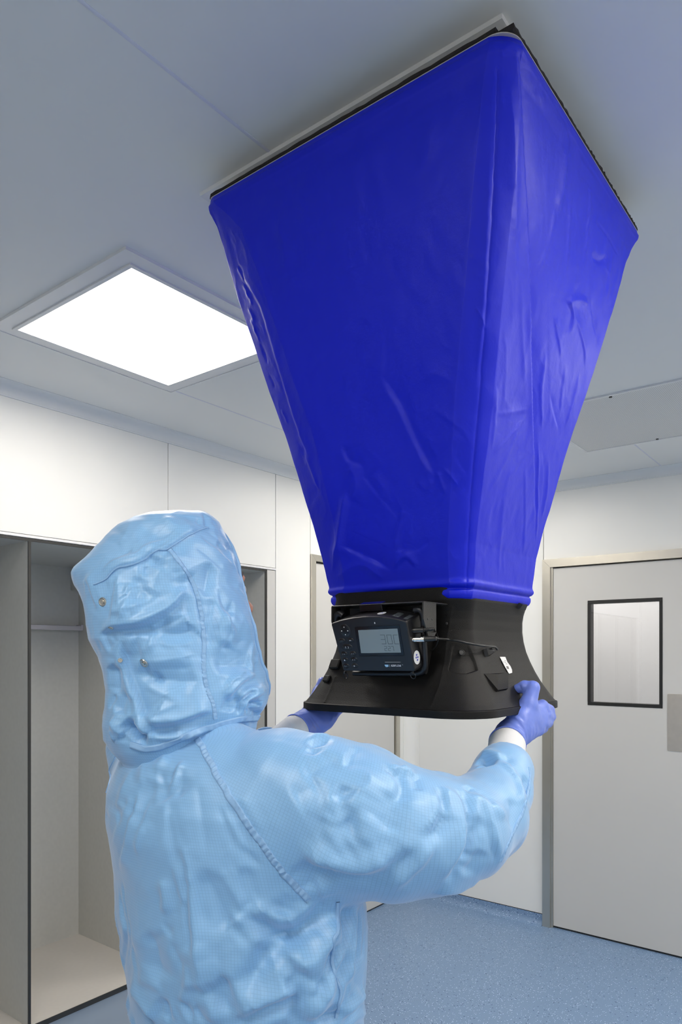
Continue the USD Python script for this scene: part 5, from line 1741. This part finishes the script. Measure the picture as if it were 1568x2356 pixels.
# collar band where the hood is sewn on
bot = hn_[(NR - 1) * NT_ - 9 * NT_:(NR - 1) * NT_ - 8 * NT_]
seam(rh2, [(300, 1712), (336, 1723), (368, 1718), (402, 1706), (451, 1685), (501, 1669), (546, 1657), (571, 1653), (600, 1652)], .011, hd, .0004, 'collar_band', .012, .0022)
M['stud'] = plain('silver_press_stud', (0.62, 0.60, 0.55), 0.25, metal=1.0)
for px, py, k_ in ((238, 1385, 1.0), (332, 1526, 1.05), (277, 1520, .5), (254, 1446, .55)):
    i = rh2.on_surface([(px, py)])[0]
    s = trimesh.util.concatenate([trimesh.creation.cylinder(.0068, .0018, sections=28), trimesh.creation.torus(.0058, .0014, major_sections=28, minor_sections=8), trimesh.creation.cylinder(.0028, .0046, sections=18)])
    s.apply_scale(k_)
    obj('press_stud', place(s, hn_[i] + rh2.n[i] * .0006, *basis(rh2.n[i])), 'stud', hd, smooth=35)

# ---- hands
def hand_right():
    wr = cp(1172, 1692, 1.324)
    idx = [(cp(1246, 1624, 1.368), .0115), (cp(1262, 1634, 1.397), .0110), (cp(1247, 1647, 1.437), .0098), (cp(1226, 1646, 1.455), .0088)]
    mid = [(cp(1253, 1643, 1.366), .0115), (cp(1264, 1649, 1.398), .0112), (cp(1243, 1655, 1.440), .0100), (cp(1220, 1650, 1.460), .0090)]
    rin = [(cp(1249, 1663, 1.358), .0112), (cp(1259, 1662, 1.390), .0106), (cp(1237, 1660, 1.432), .0096), (cp(1214, 1654, 1.455), .0086)]
    lit = [(cp(1237, 1680, 1.348), .0105), (cp(1248, 1676, 1.378), .0094), (cp(1230, 1668, 1.412), .0086), (cp(1212, 1660, 1.432), .0078)]
    thb = [(cp(1190, 1672, 1.318), .0175), (cp(1214, 1622, 1.335), .0165), (cp(1225, 1582, 1.345), .0128), (cp(1206, 1580, 1.352), .0112), (cp(1189, 1585, 1.358), .0092)]
    palm = [(wr, .026), (cp(1190, 1680, 1.325), .0255), (cp(1212, 1655, 1.343), .0240)]
    meta = [[(cp(1195, 1655, 1.325), .020), idx[0]], [(cp(1196, 1668, 1.325), .021), mid[0]], [(cp(1192, 1682, 1.322), .021), rin[0]], [(cp(1186, 1694, 1.318), .021), lit[0]]]
    cuff = [(cp(1166, 1711, 1.288), .0322), (cp(1172, 1692, 1.324), .0285)]
    return palm, meta, [idx, mid, rin, lit], thb, cuff, wr


def hand_left():
    wr = cp(704, 1663, 1.428)
    idx = [(cp(752, 1634, 1.530), .0112), (cp(772, 1618, 1.552), .0102), (cp(788, 1612, 1.566), .0094), (cp(800, 1612, 1.575), .0086)]
    mid = [(cp(760, 1640, 1.506), .0114), (cp(782, 1622, 1.528), .0104), (cp(800, 1614, 1.542), .0095), (cp(813, 1613, 1.552), .0087)]
    rin = [(cp(764, 1645, 1.482), .0110), (cp(786, 1626, 1.503), .0100), (cp(802, 1617, 1.517), .0091), (cp(813, 1615, 1.526), .0084)]
    lit = [(cp(762, 1650, 1.458), .0104), (cp(780, 1632, 1.476), .0092), (cp(794, 1622, 1.489), .0083), (cp(803, 1619, 1.497), .0077)]
    thb = [(cp(706, 1650, 1.455), .0165), (cp(720, 1620, 1.495), .0140), (cp(731, 1592, 1.525), .0115), (cp(741, 1568, 1.535), .0098)]
    palm = [(wr, .0255), (cp(722, 1660, 1.444), .0265), (cp(742, 1655, 1.458), .0245)]
    meta = [[(cp(712, 1655, 1.452), .020), idx[0]], [(cp(715, 1660, 1.45), .021), mid[0]], [(cp(718, 1663, 1.447), .021), rin[0]], [(cp(720, 1665, 1.442), .0205), lit[0]]]
    cuff = [(cp(683, 1677, 1.402), .0300), (cp(704, 1663, 1.426), .0275)]
    return palm, meta, [idx, mid, rin, lit], thb, cuff, wr


def hand_sdf(hnd, shrink=0.0, with_cuff=True):
    palm, meta, fingers, thb, cuff, wr = hnd

    def fn(p):
        d = chain(p, palm, .012)
        for mc in meta:
            d = smin(d, chain(p, mc, .006), .010)
        d = smin(d, chain(p, thb[:2], .006), .014)
        fg = chain(p, thb[1:], .004)
        d = smin(d, fg, .006)
        for f_ in fingers:
            d = smin(d, chain(p, f_, .003), .0045)
        if with_cuff:
            c = chain(p, cuff, .006)
            d = smin(d, c, .008)
            u = cuff[1][0] - cuff[0][0]
            u = u / np.linalg.norm(u)
            d = np.maximum(d, -((p - cuff[0][0]) @ u))
        return d + shrink
    return fn


hands = {'right': hand_right(), 'left': hand_left()}
gl_faces = {}
for nm in ('right', 'left'):
    hnd = hands[nm]
    pts = np.array([q for part in [hnd[0], hnd[3], hnd[4]] + hnd[2] for q, _ in part])
    gv_, gf_ = surface_nets(hand_sdf(hnd), pts.min(0) - .045, pts.max(0) + .045, .0024, 4)
    gv_ = smooth_mesh(gv_, gf_, 3)
    gw = to_world(gv_)
    rgv = Relief(gw, gf_)
    if nm == 'right':
        def mg(*p):
            return [(1050 + x / 6.272, 1500 + y / 6.272) for x, y in p]
        for pts_, a, w_, kd in [
            (mg((545, 1000), (700, 920), (850, 960), (940, 1060), (1000, 1200), (1000, 1320)), .0022, .0035, 'f'), (mg((560, 1080), (700, 1010), (820, 1050), (910, 1160), (960, 1290)), .0020, .0032, 'f'),
            (mg((620, 950), (780, 890), (900, 940), (990, 1040)), -.0016, .004, 'f'), (mg((530, 1180), (640, 1110), (780, 1110), (880, 1180), (960, 1320)), .0016, .003, 'f'),
            (mg((910, 460), (915, 520), (930, 560)), -.0016, .0022, 'r'), (mg((1290, 780), (1320, 860), (1330, 960), (1290, 1080)), -.0030, .004, 'f'), (mg((1310, 870), (1380, 880)), -.0012, .002, 'r'),
            (mg((1080, 1060), (1070, 1160), (1060, 1240)), .0008, .002, 'r'), (mg((1120, 1050), (1115, 1150), (1110, 1230)), .0008, .002, 'r'), (mg((1160, 1040), (1160, 1140), (1155, 1210)), .0008, .002, 'r')]:
            rgv.fold(pts_, a, w_, kd, e=.0009)
    else:
        def mg(*p):
            return [(600 + x / 7.127, 1540 + y / 7.127) for x, y in p]
        for pts_, a, w_, kd in [(mg((770, 770), (850, 900), (930, 1020)), -.0028, .0035, 'f'), (mg((800, 740), (900, 880), (990, 1010)), -.0024, .0035, 'f'), (mg((650, 750), (760, 730), (850, 700)), .0020, .003, 'f'),
                                (mg((520, 830), (620, 760), (760, 760)), .0015, .003, 'f'), (mg((1190, 700), (1170, 800), (1110, 900)), .0012, .003, 'r'), (mg((560, 880), (620, 930), (690, 1020)), .0014, .0025, 'f')]:
            rgv.fold(pts_, a, w_, kd, e=.0009)
    nzg = meshkit.fbm(gw * 90, 2, seed=41) - .5
    g_ = obj('glove', (gw + rgv.n * (rgv.h + .0012 * nzg)[:, None], gf_), 'glove', pe, smooth=True, label='blue nitrile glove')
    # rolled cuff edge
    c0_, c1_ = hnd[4]
    u = (c1_[0] - c0_[0]) / np.linalg.norm(c1_[0] - c0_[0])
    e1 = np.cross(u, [0, 0, 1.0])
    e1 /= np.linalg.norm(e1)
    e2 = np.cross(u, e1)
    ring_ = np.array([c0_[0] + u * .0005 + (c0_[1] + .0004) * (np.cos(t) * e1 + np.sin(t) * e2) for t in np.linspace(0, 2 * np.pi, 48)])
    obj('cuff_bead', tube(to_world(ring_), .0014, 8, caps=False), 'glove', g_, smooth=True)

# white knitted undersleeves between sleeve and glove
for nm, slv in (('right', R_SLEEVE), ('left', L_SLEEVE)):
    e_, (c0_, r0_) = slv[-1], hands[nm][4][0]
    c1_ = hands[nm][4][1][0]
    back = slv[-2][0] * .5 + slv[-1][0] * .5
    ax_ = (c1_ - c0_) / np.linalg.norm(c1_ - c0_)
    pth = np.vstack([spline([back, e_[0], c0_ - ax_ * .003], 24), c0_ - ax_ * .001, c0_ + ax_ * .004])
    rr_ = np.r_[np.full(24, r0_ + .0010), r0_ - .0008, r0_ - .0012]
    obj('undersleeve', tube(to_world(pth), rr_, 36), 'undersleeve', pe, smooth=True, label='white undersleeve cuff')

# ---- the body inside: one continuous surface, head with a face
TILT = math.radians(16)
HFD = np.array([PF[0] * math.cos(TILT), PF[1] * math.cos(TILT), math.sin(TILT)])      # the way the face looks
HRT = np.array([PR[0], PR[1], 0.0])
HUP = np.cross(HRT, HFD)
HCN = cp(420, 1400, 1.19) + np.array([PF[0], PF[1], 0]) * .015


def hp(f, r, u):
    return HCN + HFD * f + HRT * r + HUP * u


AX = [HFD, HRT, HUP]


def body_sdf(p):
    d = ellipsoid(p, hp(-.006, 0, .025), np.array([.095, .074, .098]), AX)
    d = smin(d, ellipsoid(p, hp(.030, 0, -.045), np.array([.062, .058, .074]), AX), .03)      # jaw
    d = smin(d, ellipsoid(p, hp(.058, 0, -.098), np.array([.026, .026, .018]), AX), .02)      # chin
    d = smin(d, capsule(p, hp(.092, 0, .012), hp(.112, 0, -.026), .007, .0125), .010)         # nose
    d = smin(d, capsule(p, hp(.108, -.011, -.028), hp(.108, .011, -.028), .007, .007), .008)
    d = smin(d, capsule(p, hp(.088, -.040, .030), hp(.088, .040, .030), .008, .008), .016)    # brow
    for s in (-1, 1):
        d = smin(d, capsule(p, hp(.070, s * .046, -.016), hp(.078, s * .030, -.028), .014, .012), .016)   # cheek
        d = -smin(-d, np.linalg.norm(p - hp(.100, s * .033, .012), axis=1) - .016, .008)      # eye socket
        d = smin(d, ellipsoid(p, hp(-.008, s * .074, -.005), np.array([.018, .008, .031]), AX), .006)     # ear
    d = smin(d, capsule(p, hp(.096, -.018, -.062), hp(.096, .018, -.062), .0065, .0065), .008)   # lips
    d = smin(d, capsule(p, hp(.094, -.015, -.072), hp(.094, .015, -.072), .0065, .0065), .006)
    nk = np.array([np.interp(1.42, TZ, TX), TORSO_D, 1.40])
    d = smin(d, chain(p, [(hp(-.02, 0, -.06), .056), (nk, .062)], .02), .03)
    d = smin(d, torso(p, -.065, .84), .04) if True else d
    d = smin(d, chain(p, [(a, max(.026, r * .52)) for a, r in R_SLEEVE], .01), .03)
    d = smin(d, chain(p, [(a, max(.024, r * .45)) for a, r in L_SLEEVE], .01), .03)
    for nm in ('right', 'left'):
        h_ = hands[nm]
        last = (R_SLEEVE if nm == 'right' else L_SLEEVE)[-1][0]
        d = smin(d, capsule(p, last, h_[5], .025, .0215), .01)
        d = np.minimum(d, hand_sdf(h_, .0042, False)(p))
    for s in (-1, 1):
        lj_ = leg_joints(s, .72)
        a = lj_[-1][0]
        foot = np.array([*(a[:2] + PF * .15), .035])
        heel = np.array([*(a[:2] - PF * .03), .035])
        d = smin(d, chain(p, lj_, .02), .03)
        d = smin(d, chain(p, [(heel, .030), (foot, .026)], .01), .03)
    return d


bvv, bff = surface_nets(body_sdf, (-.60, .82, .0), (.46, 1.70, 1.80), .0045)
bvv = smooth_mesh(bvv, bff, 2)
bo = obj('body', (to_world(bvv), bff), 'skin', pe, smooth=True)
for s in (-1, 1):
    e = trimesh.creation.icosphere(3, .0118)
    e.apply_translation([0, 0, 0])
    c_ = hp(.083, s * .033, .012)
    obj('eye', trimesh.Trimesh(to_world(e.vertices + c_), e.faces, process=False), 'eyewhite', bo, smooth=True)
    e2_ = trimesh.creation.icosphere(2, .0056)
    obj('iris', trimesh.Trimesh(to_world(e2_.vertices + hp(.0905, s * .033, .012)), e2_.faces, process=False), 'iris', bo, smooth=True)
    obj('eyebrow', trimesh.Trimesh(*[(to_world(t_.vertices), t_.faces) for t_ in [tube([hp(.096, s * .018, .034), hp(.095, s * .034, .039), hp(.082, s * .050, .034)], [.003, .0035, .0015], 8)]][0], process=False), 'brow', bo, smooth=True)

# overboots
for s in (-1, 1):
    a = leg_joints(s)[-1][0]
    hl, ft = np.array([*(a[:2] - PF * .045), .052]), np.array([*(a[:2] + PF * .175), .047])

    def boot(p, a=a, hl=hl, ft=ft):
        d = chain(p, [(a + np.array([0, 0, .16]), .066), (a + np.array([0, 0, .02]), .060)], .01)
        d = smin(d, chain(p, [(hl, .046), (hl * .45 + ft * .55 + np.array([0, 0, .006]), .050), (ft, .042)], .01), .04)
        return np.maximum(d, .002 - p[:, 2])
    v_, f_ = surface_nets(boot, np.minimum(hl, ft) - [.1, .1, .07], np.maximum(hl, ft) + [.1, .1, .26], .005, 4)
    v_ = smooth_mesh(v_, f_, 2)
    v_[:, 2] = np.maximum(v_[:, 2], .0005)
    obj('overboot', (to_world(v_), f_), 'boot', pe, smooth=45)
